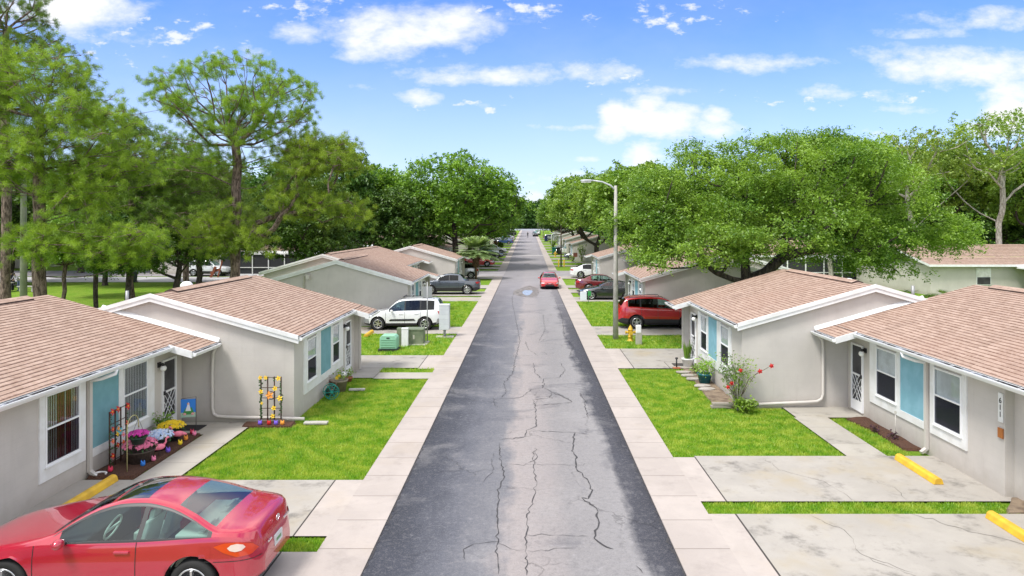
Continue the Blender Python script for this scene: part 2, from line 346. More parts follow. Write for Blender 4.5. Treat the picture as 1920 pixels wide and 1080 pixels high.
# ------------------------------------------------------------------ ground, road, concrete
def sheet(name, x0, x1, y0, y1, z, m, nx=1, kind='structure', parent=None, thick=0):
    mb = MB(); ys = sorted({y0, y1} | ({90.} if y0 < 90 < y1 else set()))
    for a, b in zip(ys, ys[1:]):
        za, zb = z+gz(a), z+gz(b)
        mb.add([(x0, a, za), (x1, a, za), (x1, b, zb), (x0, b, zb)], [(0, 1, 2, 3)])
        if thick:
            t = thick
            mb.add([(x0,a,za),(x0,a,za-t),(x0,b,zb-t),(x0,b,zb)], [(0,1,2,3)]); mb.add([(x1,a,za),(x1,b,zb),(x1,b,zb-t),(x1,a,za-t)], [(0,1,2,3)])
    if thick:
        for yy in (y0, y1):
            zz = z+gz(yy); mb.add([(x0,yy,zz),(x1,yy,zz),(x1,yy,zz-thick),(x0,yy,zz-thick)], [(0,1,2,3)])
    o = mb.build(name, m, parent)
    if kind: o['kind'] = kind
    return o
g = MB()
for a, b in ((-60, 90), (90, 400), (400, 1500)):
    za, zb = gz(a)-.03, min(gz(b), gz(400))-.03
    g.add([(-900, a, za), (900, a, za), (900, b, zb), (-900, b, zb)], [(0, 1, 2, 3)])
tag(g.build('ground', GRASS), kind='structure')

def m_asphalt():
    m = mat('asphalt', (.1, .1, .11), .88, spec=.2); nt = m.node_tree; p = pos(nt, 'World'); x, y, z = sep(nt, p)
    mp = nn(nt, 'ShaderNodeMapping'); mp.inputs['Scale'].default_value = (1, .16, 1); nt.links.new(p, mp.inputs[0])
    w = M_(nt, 'MULTIPLY', M_(nt, 'SUBTRACT', noise(nt, mp.outputs[0], 1.3, 4, .6), .5), 1.5)
    w2 = M_(nt, 'MULTIPLY', M_(nt, 'SUBTRACT', noise(nt, p, 1.1, 5, .65), .5), 1.1)
    xx = M_(nt, 'ADD', x, M_(nt, 'MULTIPLY', M_(nt, 'ADD', w, w2), .8))
    cr = nn(nt, 'ShaderNodeValToRGB'); nt.links.new(M_(nt, 'MULTIPLY_ADD', xx, 1/5.6, .5), cr.inputs[0])
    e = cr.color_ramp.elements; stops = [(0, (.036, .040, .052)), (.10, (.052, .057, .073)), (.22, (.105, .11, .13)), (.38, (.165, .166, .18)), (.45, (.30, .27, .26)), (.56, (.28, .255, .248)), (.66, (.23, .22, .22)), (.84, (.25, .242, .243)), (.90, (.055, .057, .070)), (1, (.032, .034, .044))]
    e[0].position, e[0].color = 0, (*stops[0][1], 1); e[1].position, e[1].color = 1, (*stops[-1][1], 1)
    for ps, c in stops[1:-1]: q = e.new(ps); q.color = (*c, 1)
    col = cr.outputs[0]
    # worn pale patches where the aggregate shows
    pt = noise(nt, p, .55, 6, .62, .5); col = mixc(nt, M_(nt, 'MULTIPLY', smooth(nt, pt, .52, .68), .24), col, (.34, .325, .32))
    pt2 = noise(nt, p, .33, 5, .6, 1.); col = mixc(nt, M_(nt, 'MULTIPLY', smooth(nt, pt2, .57, .64), .3), col, (.058, .062, .08))
    sc = noise(nt, p, 2.2, 7, .72, 1.2); col = mixc(nt, M_(nt, 'MULTIPLY', smooth(nt, sc, .60, .70), .3), col, (.36, .35, .36))
    ag = noise(nt, p, 70, 3, .7); col = mixc(nt, M_(nt, 'MULTIPLY', smooth(nt, ag, .52, .68), .25), col, (.42, .40, .39)); col = mixc(nt, M_(nt, 'MULTIPLY', smooth(nt, ag, .5, .25), .3), col, (.03, .03, .035))
    md_ = noise(nt, p, 9, 4, .7); col = mixc(nt, M_(nt, 'MULTIPLY', smooth(nt, md_, .5, .68), .12), col, (.42, .40, .39)); col = mixc(nt, M_(nt, 'MULTIPLY', smooth(nt, md_, .5, .34), .15), col, (.04, .04, .045))
    sg2 = noise(nt, p, 26, 3, .75); col = mixc(nt, M_(nt, 'MULTIPLY', smooth(nt, sg2, .52, .66), .11), col, (.5, .47, .45)); col = mixc(nt, M_(nt, 'MULTIPLY', smooth(nt, sg2, .48, .32), .16), col, (.03, .03, .035))
    # far part is paler
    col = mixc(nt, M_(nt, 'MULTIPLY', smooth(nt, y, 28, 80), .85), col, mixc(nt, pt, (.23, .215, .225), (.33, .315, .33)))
    # fine random crack net, partly
    wv = nn(nt, 'ShaderNodeVectorMath'); wv.operation = 'ADD'; nn2 = noise(nt, p, 3, 4, .6, out=1)
    sc2 = nn(nt, 'ShaderNodeVectorMath'); sc2.operation = 'SCALE'; sc2.inputs[3].default_value = .45; nt.links.new(nn2, sc2.inputs[0])
    nt.links.new(p, wv.inputs[0]); nt.links.new(sc2.outputs[0], wv.inputs[1])
    vo = nn(nt, 'ShaderNodeTexVoronoi'); vo.feature = 'DISTANCE_TO_EDGE'; vo.inputs['Scale'].default_value = .55; nt.links.new(wv.outputs[0], vo.inputs['Vector'])
    ck = M_(nt, 'MULTIPLY', M_(nt, 'SUBTRACT', 1.0, smooth(nt, vo.outputs['Distance'], .003, .016)), smooth(nt, noise(nt, p, .4, 3), .5, .6))
    col = mixc(nt, M_(nt, 'MULTIPLY', ck, .3), col, (.02, .02, .022))
    nt.links.new(col, P(m).inputs['Base Color']); bump(m, M_(nt, 'SUBTRACT', ag, M_(nt, 'MULTIPLY', ck, 2.)), .5, .008)
    return m
ASPH = m_asphalt(); CRACK = mat('crack_filler', (.045, .043, .045), .8)
ASPH_OLD = vary(mat('old_asphalt', rough=.85), (.25, .235, .24), (.34, .32, .33), .5, 7, .35, .65, bs=.3)
def crack_ribbon(mb, pts, w, z=.008):
    rnd = random.Random(len(pts)*7+int(pts[0][0]*10)); P2 = []
    for (a, b) in zip(pts, pts[1:]):
        A = Vector(a); B = Vector(b); n = max(2, int((B-A).length/.12))
        for i in range(n):
            q = A.lerp(B, i/n); P2.append(Vector((q.x+rnd.gauss(0, .022), q.y+rnd.gauss(0, .03))))
    P2.append(Vector(pts[-1])); k = len(P2); v = []
    for i, q in enumerate(P2):
        d = (P2[min(i+1, k-1)]-P2[max(i-1, 0)]).normalized(); nx = Vector((-d.y, d.x)); ww = w*.42*rnd.uniform(.2, 1.2)*(1 if 0 < i < k-1 else .2)
        v += [(q.x+nx.x*ww/2, q.y+nx.y*ww/2, z), (q.x-nx.x*ww/2, q.y-nx.y*ww/2, z)]
    mb.add(v, [(2*i, 2*i+1, 2*i+3, 2*i+2) for i in range(k-1)], 1)
rd = MB()
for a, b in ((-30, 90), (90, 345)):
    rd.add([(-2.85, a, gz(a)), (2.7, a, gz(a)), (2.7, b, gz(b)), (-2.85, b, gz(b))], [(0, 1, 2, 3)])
CR = [([(936,1075),(932,1000),(934,920),(945,895),(940,870),(936,830)], .07), ([(985,1080),(988,1010),(990,960),(1004,925),(1005,900),(1000,870),(1003,845)], .05),
      ([(940,870),(1080,872),(1110,868)], .03), ([(936,1014),(890,1020),(868,1032),(872,1050)], .04), ([(930,1015),(955,1028),(985,1030)], .03), ([(985,1005),(1030,1003),(1105,1006)], .03), ([(988,1034),(1080,1028)], .03),
      ([(1078,812),(1074,840),(1082,880),(1110,912),(1104,935),(1092,935),(1116,950),(1122,985),(1115,1010),(1130,1022),(1150,1030)], .10),
      ([(936,825),(985,820),(988,806),(1005,800),(1005,770),(1000,750),(1030,746),(1035,735),(1070,752),(1072,755),(1002,760)], .07), ([(993,808),(1078,811),(1105,815)], .06),
      ([(924,747),(928,760),(940,765)], .05), ([(924,749),(975,746),(998,730),(1018,728),(1020,710),(1050,708)], .06), ([(1018,728),(1045,738),(1072,752)], .05), ([(1000,840),(1008,860),(990,868)], .04),
      ([(964,682),(962,700),(945,718),(950,735),(940,745)], .07), ([(905,707),(930,702),(960,704)], .05), ([(1088,737),(1095,750),(1098,765),(1103,784)], .08), ([(1000,680),(1004,700),(1016,710)], .05), ([(1050,680),(1060,695),(1048,708)], .06),
      ([(985,640),(990,655),(1010,668)], .06), ([(1055,600),(1058,630),(1075,650),(1068,668)], .07), ([(962,575),(975,640),(964,682)], .05), ([(1040,560),(1052,590),(1055,600)], .05), ([(1018,590),(1022,620),(1010,640)], .05),
      ([(905,905),(925,885),(920,860),(926,850)], .03), ([(1195,1060),(1205,1075)], .04), ([(965,545),(960,560),(962,575)], .06)]
for pts, w in CR: crack_ribbon(rd, [gp(*q) for q in pts], w)
for xx in (-2.835, 2.685): crack_ribbon(rd, [(xx, 9), (xx, 30), (xx, 75)], .11, .007)
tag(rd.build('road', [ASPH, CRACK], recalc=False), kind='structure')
sheet('side_street', -120, -2.85, 78.5, 87.5, .0, ASPH_OLD); sheet('side_street', 2.7, 120, 78.5, 87.5, .0, ASPH_OLD)
for sx in (-1, 1):   # rounded corner aprons of the side street
    for (yy, d) in ((87.5, 1), (78.5, -1)):
        x0 = -2.85 if sx < 0 else 2.7; pts = [(x0, yy)]; 
        for k in range(7):
            a = pi/2*k/6; pts.append((x0+sx*1.8*(1-sin(a)), yy+d*1.8*(1-cos(a))))
        mb = MB(); mb.add([(p[0], p[1], .034) for p in pts], [tuple(range(len(pts)))]); tag(mb.build('side_street', ASPH_OLD), kind='structure')
sheet('end_street', -90, 90, 345, 386, .006, vary(mat('far_pavement', rough=.6), (.26, .29, .34), (.33, .36, .41), .1))
STRIPE = mat('concrete_band', (.5, .48, .46), .9)
for yy in (122, 178): sheet('road_band', -2.84, 2.69, yy, yy+1.2, .006, STRIPE)
# puddle with its damp rim
def ell(cx, cy, rx, ry, z, n=40, seed=1, amp=.14):
    r = random.Random(seed); ph = [r.uniform(0, 6) for _ in range(3)]
    return [(cx+rx*cos(a)*(1+amp*sin(2*a+ph[0])+amp*.6*sin(3*a+ph[1])), cy+ry*sin(a)*(1+amp*sin(3*a+ph[2])), z) for a in [2*pi*i/n for i in range(n)]]
DAMP = vary(mat('damp_asphalt', rough=.6), (.12, .105, .095), (.24, .215, .20), 2.5); MIRROR = mat('standing_water', (.30, .30, .31), .18, spec=1.); P(MIRROR).inputs['IOR'].default_value = 1.5  # grey base colour of the water stands in for a whitish sky reflection
mb = MB(); mb.add(ell(-.05, 60.6, 1.05, 5.0, .010, seed=14), [tuple(range(40))]); tag(mb.build('damp_patch', DAMP), kind='structure')
mb = MB(); mb.add(ell(-.05, 59.8, .46, 2.2, .014, seed=2), [tuple(range(40))]); tag(mb.build('puddle', MIRROR), kind='structure')
for (cx, cy, rx, ry, sd_) in ((-.1, 100, .5, 2.2, 5),):
    mb = MB(); z = .01+gz(cy); mb.add([(p[0], p[1], .012+gz(p[1])) for p in ell(cx, cy, rx, ry, 0, seed=sd_)], [tuple(range(40))]); tag(mb.build('damp_patch', DAMP), kind='structure')

def m_concrete(name, c, stain=.5, joint=None, jaxis=1, warm=(.36, .30, .2)):
    m = mat(name, c, .9, spec=.3); nt = m.node_tree; p = pos(nt, 'World'); x, y, z = sep(nt, p)
    n = noise(nt, p, .6, 6, .65, .4); n2 = noise(nt, p, 3.3, 6, .7); n3 = noise(nt, p, 45, 3, .7)
    col = mixc(nt, smooth(nt, n, .35, .65), tuple(k*.93 for k in c), tuple(k*1.06 for k in c))
    col = mixc(nt, M_(nt, 'MULTIPLY', smooth(nt, noise(nt, p, 1.1, 7, .72), .5, .78), stain), col, tuple(k*.42 for k in c))
    col = mixc(nt, M_(nt, 'MULTIPLY', smooth(nt, noise(nt, p, .45, 4, .6), .5, .75), stain*.8), col, (c[0]*.98, c[1]*.90, c[2]*.72))
    col = mixc(nt, M_(nt, 'MULTIPLY', smooth(nt, n2, .55, .75), .25), col, tuple(k*.6 for k in c))
    col = mixc(nt, M_(nt, 'MULTIPLY', smooth(nt, n3, .5, .75), .18), col, tuple(k*.55 for k in c))
    h = M_(nt, 'MULTIPLY', n3, .4)
    if joint:
        per, off, wd = joint; q = y if jaxis else x
        fr = M_(nt, 'FRACT', M_(nt, 'ADD', M_(nt, 'MULTIPLY', q, 1/per), off)); d = M_(nt, 'MULTIPLY', M_(nt, 'ABSOLUTE', M_(nt, 'SUBTRACT', fr, .5)), per)
        j = M_(nt, 'SUBTRACT', 1.0, smooth(nt, d, wd*.4, wd)); col = mixc(nt, M_(nt, 'MULTIPLY', j, .6), col, (.13, .11, .09)); h = M_(nt, 'SUBTRACT', h, j)
        # each slab its own tone
        sl = M_(nt, 'FLOOR', M_(nt, 'ADD', M_(nt, 'MULTIPLY', q, 1/per), off+.5)); wn = nn(nt, 'ShaderNodeTexWhiteNoise'); wn.noise_dimensions = '1D'; nt.links.new(sl, wn.inputs['W'])
        col = mixc(nt, M_(nt, 'MULTIPLY', wn.outputs[0], .18), col, tuple(k*.7 for k in c))
    nt.links.new(col, P(m).inputs['Base Color']); bump(m, h, .5, .006); return m
WALK = m_concrete('sidewalk_concrete', (.425, .377, .342), .4, (1.22, .2, .02)); PAD = m_concrete('driveway_concrete', (.375, .35, .312), 1.15)
APRON = m_concrete('apron_concrete', (.435, .387, .35), .5); PATH = m_concrete('path_concrete', (.40, .375, .33), .95, (1.5, .1, .015))
for (x0, x1, lab) in ((-3.85, -2.85, 0), (2.70, 3.72, 0)):
    sheet('sidewalk', x0, x1, -20, 78.5, .025, WALK, thick=.03); sheet('sidewalk', x0, x1, 87.5, 345, .025, WALK, thick=.03)
JOINT = mat('joint_gap', (.05, .045, .04), .95)
def pad(x0, x1, y0, y1, m=None, name='driveway', z=.021, cracks=(), joints=()):
    mb = MB(); ys = sorted({y0, y1} | ({90.} if y0 < 90 < y1 else set()))
    for a, b in zip(ys, ys[1:]):
        mb.add([(x0, a, z+gz(a)), (x1, a, z+gz(a)), (x1, b, z+gz(b)), (x0, b, z+gz(b))], [(0, 1, 2, 3)])
    for (a, b, w) in joints: mb.bar((*a, z+gz(a[1])), (*b, z+gz(b[1])), w, .006, 1)
    for pts, w in cracks: crack_ribbon(mb, pts, w, z+.004)
    return tag(mb.build(name, [m or PAD, JOINT], recalc=False), kind='structure')
# left side
pad(-10.45, -4.5, 13.08, 15.95, joints=[((-4.5, 13.08), (-4.5, 15.95), .03)]); pad(-4.5, -3.84, 13.08, 15.95, APRON)
pad(-10.45, -4.5, 8.6, 12.45, joints=[((-4.5, 8.6), (-4.5, 12.45), .03)]); pad(-4.5, -3.84, 8.6, 12.45, APRON)
pad(-4.58, -3.84, 12.45, 12.95, APRON) if False else None
pad(-9.22, -8.24, 15.95, 19.4, PATH, 'path'); pad(-10.45, -8.24, 19.4, 20.6, PATH, 'path')
pad(-6.0, -3.84, 26.4, 27.5, PATH, 'path'); pad(-7.3, -6.0, 26.55, 28.35, PATH, 'path', joints=[((-6, 26.5), (-6, 28.3), .02), ((-7.3, 28.35), (-6, 28.35), .02)])
pad(-12, -4.55, 28.37, 31.1, joints=[((-4.55, 28.37), (-4.55, 31.1), .03)]); pad(-4.55, -3.84, 28.2, 31.1, APRON)
pad(-12, -3.84, 37.2, 39.7)
for (a, b) in ((52.8, 55.8), (56.8, 60.4), (63.5, 66.8), (74.4, 78.4), (90.5, 93.6), (95.5, 98.6), (104, 107), (111.5, 114.8), (121, 124), (128, 131), (137, 140), (147, 150), (158, 161), (170, 173), (183, 186), (200, 203), (220, 223), (245, 248)): pad(-12, -3.84, a, b)
# right side
pad(4.28, 10.62, 14.72, 17.6, joints=[((4.28, 14.72), (4.28, 17.55), .03)], cracks=[([(6.0, 17.5), (6.1, 16.6), (6.9, 15.8), (7.05, 14.75)], .02), ([(8.0, 16.0), (8.3, 15.4), (8.2, 14.75)], .02)]); pad(3.71, 4.28, 14.72, 17.5, APRON)
pad(4.28, 11.2, 9.6, 14.08, joints=[((4.28, 9.6), (4.28, 14.08), .035)], cracks=[([(7.9, 14.05), (8.6, 13.3), (9.3, 12.7), (9.7, 11.8)], .03), ([(5.8, 14.0), (6.2, 13.2), (6.0, 12.4), (6.6, 11.7)], .02), ([(6.1, 12.2), (7.0, 11.0), (6.9, 10)], .018)]); pad(3.71, 4.28, 9.6, 14.08, APRON)
pad(8.22, 9.26, 17.6, 21.1, PATH, 'path'); pad(8.3, 10.5, 21.1, 22.35, PATH, 'path')
pad(4.4, 9.5, 28.3, 32.75, joints=[((4.4, 28.3), (4.4, 32.75), .03), ((5.9, 28.3), (5.9, 29.6), .02), ((5.9, 29.6), (7.2, 29.6), .02)]); pad(3.71, 4.4, 28.3, 32.75, APRON)
pad(3.71, 12, 36.7, 39.85)
for (a, b) in ((52.7, 55.9), (59.4, 62.4), (64, 66.6), (74.6, 78.4), (95.5, 97.5), (103, 105.5), (110.5, 113.5), (119, 122), (127, 130), (138, 141), (150, 153), (163, 166), (178, 181), (195, 198), (215, 218), (240, 243)): pad(3.71, 12, a, b)
# planting beds
MULCH = vary(mat('mulch', rough=1.), (.06, .026, .016), (.13, .06, .035), 30, 5, bs=1., bscale=60, bd=.03)
DIRT = vary(mat('dirt', rough=1.), (.14, .10, .07), (.25, .19, .13), 4, 6, bs=.8, bscale=50, bd=.02)
def bed(pts, m, name='planting_bed', z=.05, seed=0):
    rnd = random.Random(seed); n = len(pts); mb = MB()
    q = []
    for i in range(n):
        a = Vector(pts[i]); b = Vector(pts[(i+1) % n]); k = max(2, int((b-a).length/.25))
        for j in range(k): t = a.lerp(b, j/k); q.append((t.x+rnd.uniform(-.03, .03), t.y+rnd.uniform(-.03, .03)))
    c = (sum(p[0] for p in q)/len(q), sum(p[1] for p in q)/len(q)); k = len(q)
    v = [(*p, -.02) for p in q]+[(c[0]+(p[0]-c[0])*.93, c[1]+(p[1]-c[1])*.96, z+rnd.uniform(-.01, .015)) for p in q]+[(*c, z+.02)]
    mb.add(v, [(i, (i+1) % k, k+(i+1) % k, k+i) for i in range(k)]+[(k+i, k+(i+1) % k, 2*k) for i in range(k)])
    return tag(mb.build(name, m), kind='structure')
bed([(-10.43, 16.05), (-9.3, 16.05), (-9.3, 19.5), (-10.43, 19.3)], MULCH, z=.06)
bed([(-8.5, 20.1), (-6.95, 20.1), (-7.0, 20.58), (-8.5, 20.58)], MULCH, seed=2)
bed([(9.95, 18.1), (10.44, 18.1), (10.44, 21.2), (9.75, 21.0), (10.0, 19.6)], MULCH, seed=3, z=.04)
bed([(6.1, 22.3), (6.98, 22.2), (6.98, 28.2), (6.4, 28.3), (6.3, 25.5)], DIRT, seed=4, z=.035)
bed([(9.9, 14.1), (11.3, 14.1), (11.3, 14.9), (10.5, 14.9)], DIRT, seed=5, z=.035)
# grass blades on the lawns nearest the road: one mass
def blades(rects, dens, h, w, seed):
    rs = np.random.RandomState(seed); out = []
    for (x0, x1, y0, y1) in rects:
        n = int((x1-x0)*(y1-y0)*dens); x = rs.uniform(x0, x1, n); y = rs.uniform(y0, y1, n); a = rs.uniform(0, 2*pi, n)
        patch = .5+.5*np.sin(x*2.1+y*1.3)*np.sin(x*.9-y*1.7+1)
        hh = h*rs.uniform(.5, 1.25, n)*(.75+.5*patch); ww = w*rs.uniform(.6, 1.3, n); lean = rs.uniform(-.9, .9, (n, 2))*hh[:, None]
        b = np.stack([x, y, np.full(n, -.03)], 1); d = np.stack([np.cos(a), np.sin(a), np.zeros(n)], 1)*ww[:, None]/2
        t = b.copy(); t[:, 0] += lean[:, 0]; t[:, 1] += lean[:, 1]; t[:, 2] += hh+.02
        out.append(np.stack([b-d, b+d, t], 1).reshape(-1, 3))
    return np.concatenate(out)
LN = [(-8.2, -7.15, 16, 20.15), (-7.15, -3.86, 16.0, 26.45), (3.73, 8.2, 17.64, 22.2), (3.73, 6.4, 22.2, 28.2), (9.28, 9.98, 17.66, 21.05), (3.73, 10.2, 14.1, 14.72), (-10.3, -3.86, 12.47, 13.06)]
tag(np_mesh('lawn_grass', blades(LN, 2100, .045, .02, 1), 3, BLADE), 'short bright green grass covering the front lawns beside the sidewalks', 'grass', kind='stuff')
LF = [(-6.0, -3.86, 27.5, 28.3), (-12, -3.86, 31.1, 37.15), (-7.0, -3.86, 39.7, 52.8), (3.73, 8.6, 32.8, 36.7), (3.73, 6.9, 39.9, 52.6)]
tag(np_mesh('lawn_grass', blades(LF, 520, .09, .04, 2), 3, BLADE), 'green grass of the lawns further along the street', 'grass', kind='stuff')
# ------------------------------------------------------------------ houses
SL = .284
REDBACK = mat('dark_red_curtain', (.13, .018, .022), .9)
def house(label, s, y0, y1, uf, ur, zr, ue, items, wallm=None, panelm=None, entry=True, near_gable=True, detail=2, foot=None, group='grey single-storey houses along the street', recess=None, far_gable=False, vent=True, ds=None):
    """s = side of the road (-1 left, 1 right); y0..y1 = extent along the road; uf = |x| of the front wall, ur = ridge, ue = front eave"""
    wallm = wallm or STUCCO; panelm = panelm or (BLUE_L if s < 0 else BLUE_R)
    g0 = gz((y0+y1)/2) if y0 > 88 else 0
    root = empty('house', (s*uf, (y0+y1)/2, g0), 0, label, 'house', group)
    ox, oy = s*uf, (y0+y1)/2
    def W(u, y, z): return (s*u-ox, y-oy, z)
    zt = lambda u: zr-SL*abs(u-ur)
    ub = 2*ur-ue; uw = ub-.3
    # walls: front, back, two pentagon ends
    mb = MB(); yw0 = y0+.12; yw1 = y1-.05 if far_gable else y1
    pent = [(uf, -.1), (uf, zt(uf)-.14), (ur, zr-.14), (uw, zt(uw)-.14), (uw, -.1)]
    if recess:
        (yr, d) = recess   # the part nearer than yr is set back by d
        A = [W(uf, yr, -.1), W(uf, yw1, -.1), W(uf, yw1, zt(uf)-.1), W(uf, yr, zt(uf)-.1)]; mb.add(A, [(0, 1, 2, 3)])
        mb.add([W(uf, yr, -.1), W(uf+d, yr, -.1), W(uf+d, yr, zt(uf)-.1), W(uf, yr, zt(uf)-.1)], [(0, 1, 2, 3)])
        mb.add([W(uf+d, yw0, -.1), W(uf+d, yr, -.1), W(uf+d, yr, zt(uf+d)-.1), W(uf+d, yw0, zt(uf+d)-.1)], [(0, 1, 2, 3)])
    else: mb.add([W(uf, yw0, -.1), W(uf, yw1, -.1), W(uf, yw1, zt(uf)-.1), W(uf, yw0, zt(uf)-.1)], [(0, 1, 2, 3)])
    for yy in (yw0, yw1): mb.add([W(u, yy, z) for u, z in pent], [(0, 1, 2, 3, 4)])
    mb.add([W(uw, yw0, -.1), W(uw, yw1, -.1), W(uw, yw1, zt(uw)-.1), W(uw, yw0, zt(uw)-.1)], [(0, 1, 2, 3)])
    wl = mb.build('wall', wallm, root)
    # roof: overlapping courses
    mb = MB(); ext = .62; ye = y1-1.55
    def slope(ua, ub_, ya, yb):
        lo, hi_ = min(ua, ub_), max(ua, ub_); ks = [k*.142 for k in range(int(lo/.142)+1, int(hi_/.142)+1) if lo+.01 < k*.142 < hi_-.01]; us = [lo]+ks+[hi_]
        if ua > ub_: us = us[::-1]
        for u1, u2 in zip(us, us[1:]):
            for a, b in ((ya, yb),):
                P4 = [W(u1, a, zt(u1)+.012), W(u1, b, zt(u1)+.012), W(u2, b, zt(u2)+.0), W(u2, a, zt(u2)+.0)]
                if abs(u1-ur) < abs(u2-ur): P4 = [W(u1, a, zt(u1)), W(u1, b, zt(u1)), W(u2, b, zt(u2)+.014), W(u2, a, zt(u2)+.014)]
                mb.add(P4, [(0, 1, 2, 3)]); mb.add([P4[2], P4[3], (P4[3][0], P4[3][1], P4[3][2]-.016), (P4[2][0], P4[2][1], P4[2][2]-.016)], [(0, 1, 2, 3)])
    slope(ur, ue, y0, y1); slope(ur, ub, y0, y1)
    if entry: slope(ue, ue-ext, ye, y1)
    # underside
    for (a, b, ya, yb) in ((ue, ur, y0, y1), (ur, ub, y0, y1))+(((ue-ext, ue, ye, y1),) if entry else ()):
        mb.add([W(a, ya, zt(a)-.13), W(b, ya, zt(b)-.13), W(b, yb, zt(b)-.13), W(a, yb, zt(a)-.13)], [(0, 1, 2, 3)], 1)
    rf = mb.build('roof', [SHINGLE, TRIM], root, recalc=False)
    if vent:
        mb = MB(); a, b = y0+1.2, y1-.9
        for sg in (-1, 1): mb.add([W(ur, a, zr+.075), W(ur, b, zr+.075), W(ur+sg*.21, b, zt(ur+.21)+.055), W(ur+sg*.21, a, zt(ur+.21)+.055)], [(0, 1, 2, 3)]); mb.add([W(ur+sg*.20, a, zt(ur+.2)+.055), W(ur+sg*.20, b, zt(ur+.2)+.055), W(ur+sg*.20, b, zt(ur+.2)+.01), W(ur+sg*.20, a, zt(ur+.2)+.01)], [(0, 1, 2, 3)], 1)
        for yy in (a, b): mb.add([W(ur-.21, yy, zt(ur+.21)+.055), W(ur, yy, zr+.075), W(ur+.21, yy, zt(ur+.21)+.055), W(ur, yy, zr)], [(0, 1, 2, 3)], 1)
        mb.build('ridge_vent', [SHINGLE, mat_vent], rf, recalc=False)
    # rake and eave boards
    mb = MB()
    def rake(yy, uA, uB):
        d = -1 if yy == y0 else 1
        for (th, z0, z1) in ((.03, -.20, .035), (.055, -.075, .045)):
            for (a, b) in ((uA, ur), (ur, uB)):
                if a == b: continue
                za, zb = zt(a), zt(b); y2 = yy+d*th
                P8 = [W(a, yy, za+z0), W(b, yy, zb+z0), W(b, yy, zb+z1), W(a, yy, za+z1), W(a, y2, za+z0), W(b, y2, zb+z0), W(b, y2, zb+z1), W(a, y2, za+z1)]
                mb.add(P8, [(0,1,2,3),(4,5,6,7),(0,1,5,4),(3,2,6,7),(0,3,7,4),(1,2,6,5)])
    if near_gable: rake(y0, ue-.01, ub)
    else: pass
    z = zt(ue); mb.add([W(ue, y0, z-.16), W(ue, y1, z-.16), W(ue, y1, z+.02), W(ue, y0, z+.02)], [(0,1,2,3)])
    if far_gable: rake(y1, ue-.01, ub)
    mb.build('fascia', TRIM, root); mb = MB()
    if entry:
        a, b = ue-ext-.01, ue+.02
        P8 = [W(a, ye-.03, zt(a)-.16), W(b, ye-.03, zt(b)-.16), W(b, ye-.03, zt(b)+.03), W(a, ye-.03, zt(a)+.03)]; Q8 = [(p[0], p[1]+.03, p[2]) for p in P8]
        mb.add(P8+Q8, [(0,1,2,3),(4,5,6,7),(0,1,5,4),(3,2,6,7),(0,3,7,4),(1,2,6,5)])
    if entry: z = zt(ue-ext); mb.add([W(ue-ext, ye, z-.16), W(ue-ext, y1, z-.16), W(ue-ext, y1, z+.02), W(ue-ext, ye, z+.02)], [(0,1,2,3)])
    if entry: mb.build('fascia', TRIM, root); mb = MB()
    z = zt(ub); mb.add([W(ub, y0, z-.16), W(ub, y1, z-.16), W(ub, y1, z+.02), W(ub, y0, z+.02)], [(0,1,2,3)])
    mb.build('fascia', TRIM, root)
    # gutters
    def gutter(u, a, b, z):
        mb = MB(); w = .13
        def strip(p, q, m=0): mb.add([W(p[0], a, p[1]), W(p[0], b, p[1]), W(q[0], b, q[1]), W(q[0], a, q[1])], [(0,1,2,3)], m)
        A, B, C_, D, E_ = (u-.005, z-.0), (u-.01, z-.10), (u-.09, z-.11), (u-w, z-.045), (u-w, z-.005)
        strip((A[0]-.004, A[1]), (B[0]-.004, B[1]), 1); strip((B[0], B[1]+.006), (C_[0], C_[1]+.006), 1); strip((C_[0]+.004, C_[1]+.006), (D[0]+.008, D[1]), 1)
        strip(B, C_); strip(C_, D); strip(D, E_); strip((E_[0]-.008, E_[1]), (E_[0]+.012, E_[1])); strip((E_[0]-.008, E_[1]), (E_[0]-.008, E_[1]-.02)); strip((A[0]+.004, A[1]+.005), (A[0]-.02, A[1]+.005))
        for yy in (a, b): mb.add([W(A[0], yy, A[1]), W(B[0], yy, B[1]), W(C_[0], yy, C_[1]), W(D[0], yy, D[1]), W(E_[0], yy, E_[1])], [(0,1,2,3,4)])
        if detail >= 1:
            n = max(1, int((b-a)/.72))
            for i in range(n): yy = a+(i+.5)*(b-a)/n; q = [W(A[0], yy-.015, z+.004), W(E_[0], yy-.015, z+.004), W(E_[0], yy+.015, z+.004), W(A[0], yy+.015, z+.004)]; mb.add(q, [(0,1,2,3)])
        mb.build('gutter', [TRIM2, GUT_IN], root, recalc=False)
    gutter(ue, y0+.0, ye if entry else y1, zt(ue)-.01)
    if entry: gutter(ue-ext, ye, y1, zt(ue-ext)-.01)
    # facade items
    def fr(mb, ya, yb, za, zb, d0, d1, m=0):   # block on the facade, proud from d0 to d1 towards the road
        q = [W(uf-d0, ya, za), W(uf-d1, yb, zb)]; mb.box(q[0][0], q[1][0], ya-oy, yb-oy, za, zb, m)
    def frame(mb, ya, yb, za, zb, w, d0, d1):
        fr(mb, ya, ya+w, za, zb, d0, d1); fr(mb, yb-w, yb, za, zb, d0, d1); fr(mb, ya+w, yb-w, za, za+w, d0, d1); fr(mb, ya+w, yb-w, zb-w, zb, d0, d1)
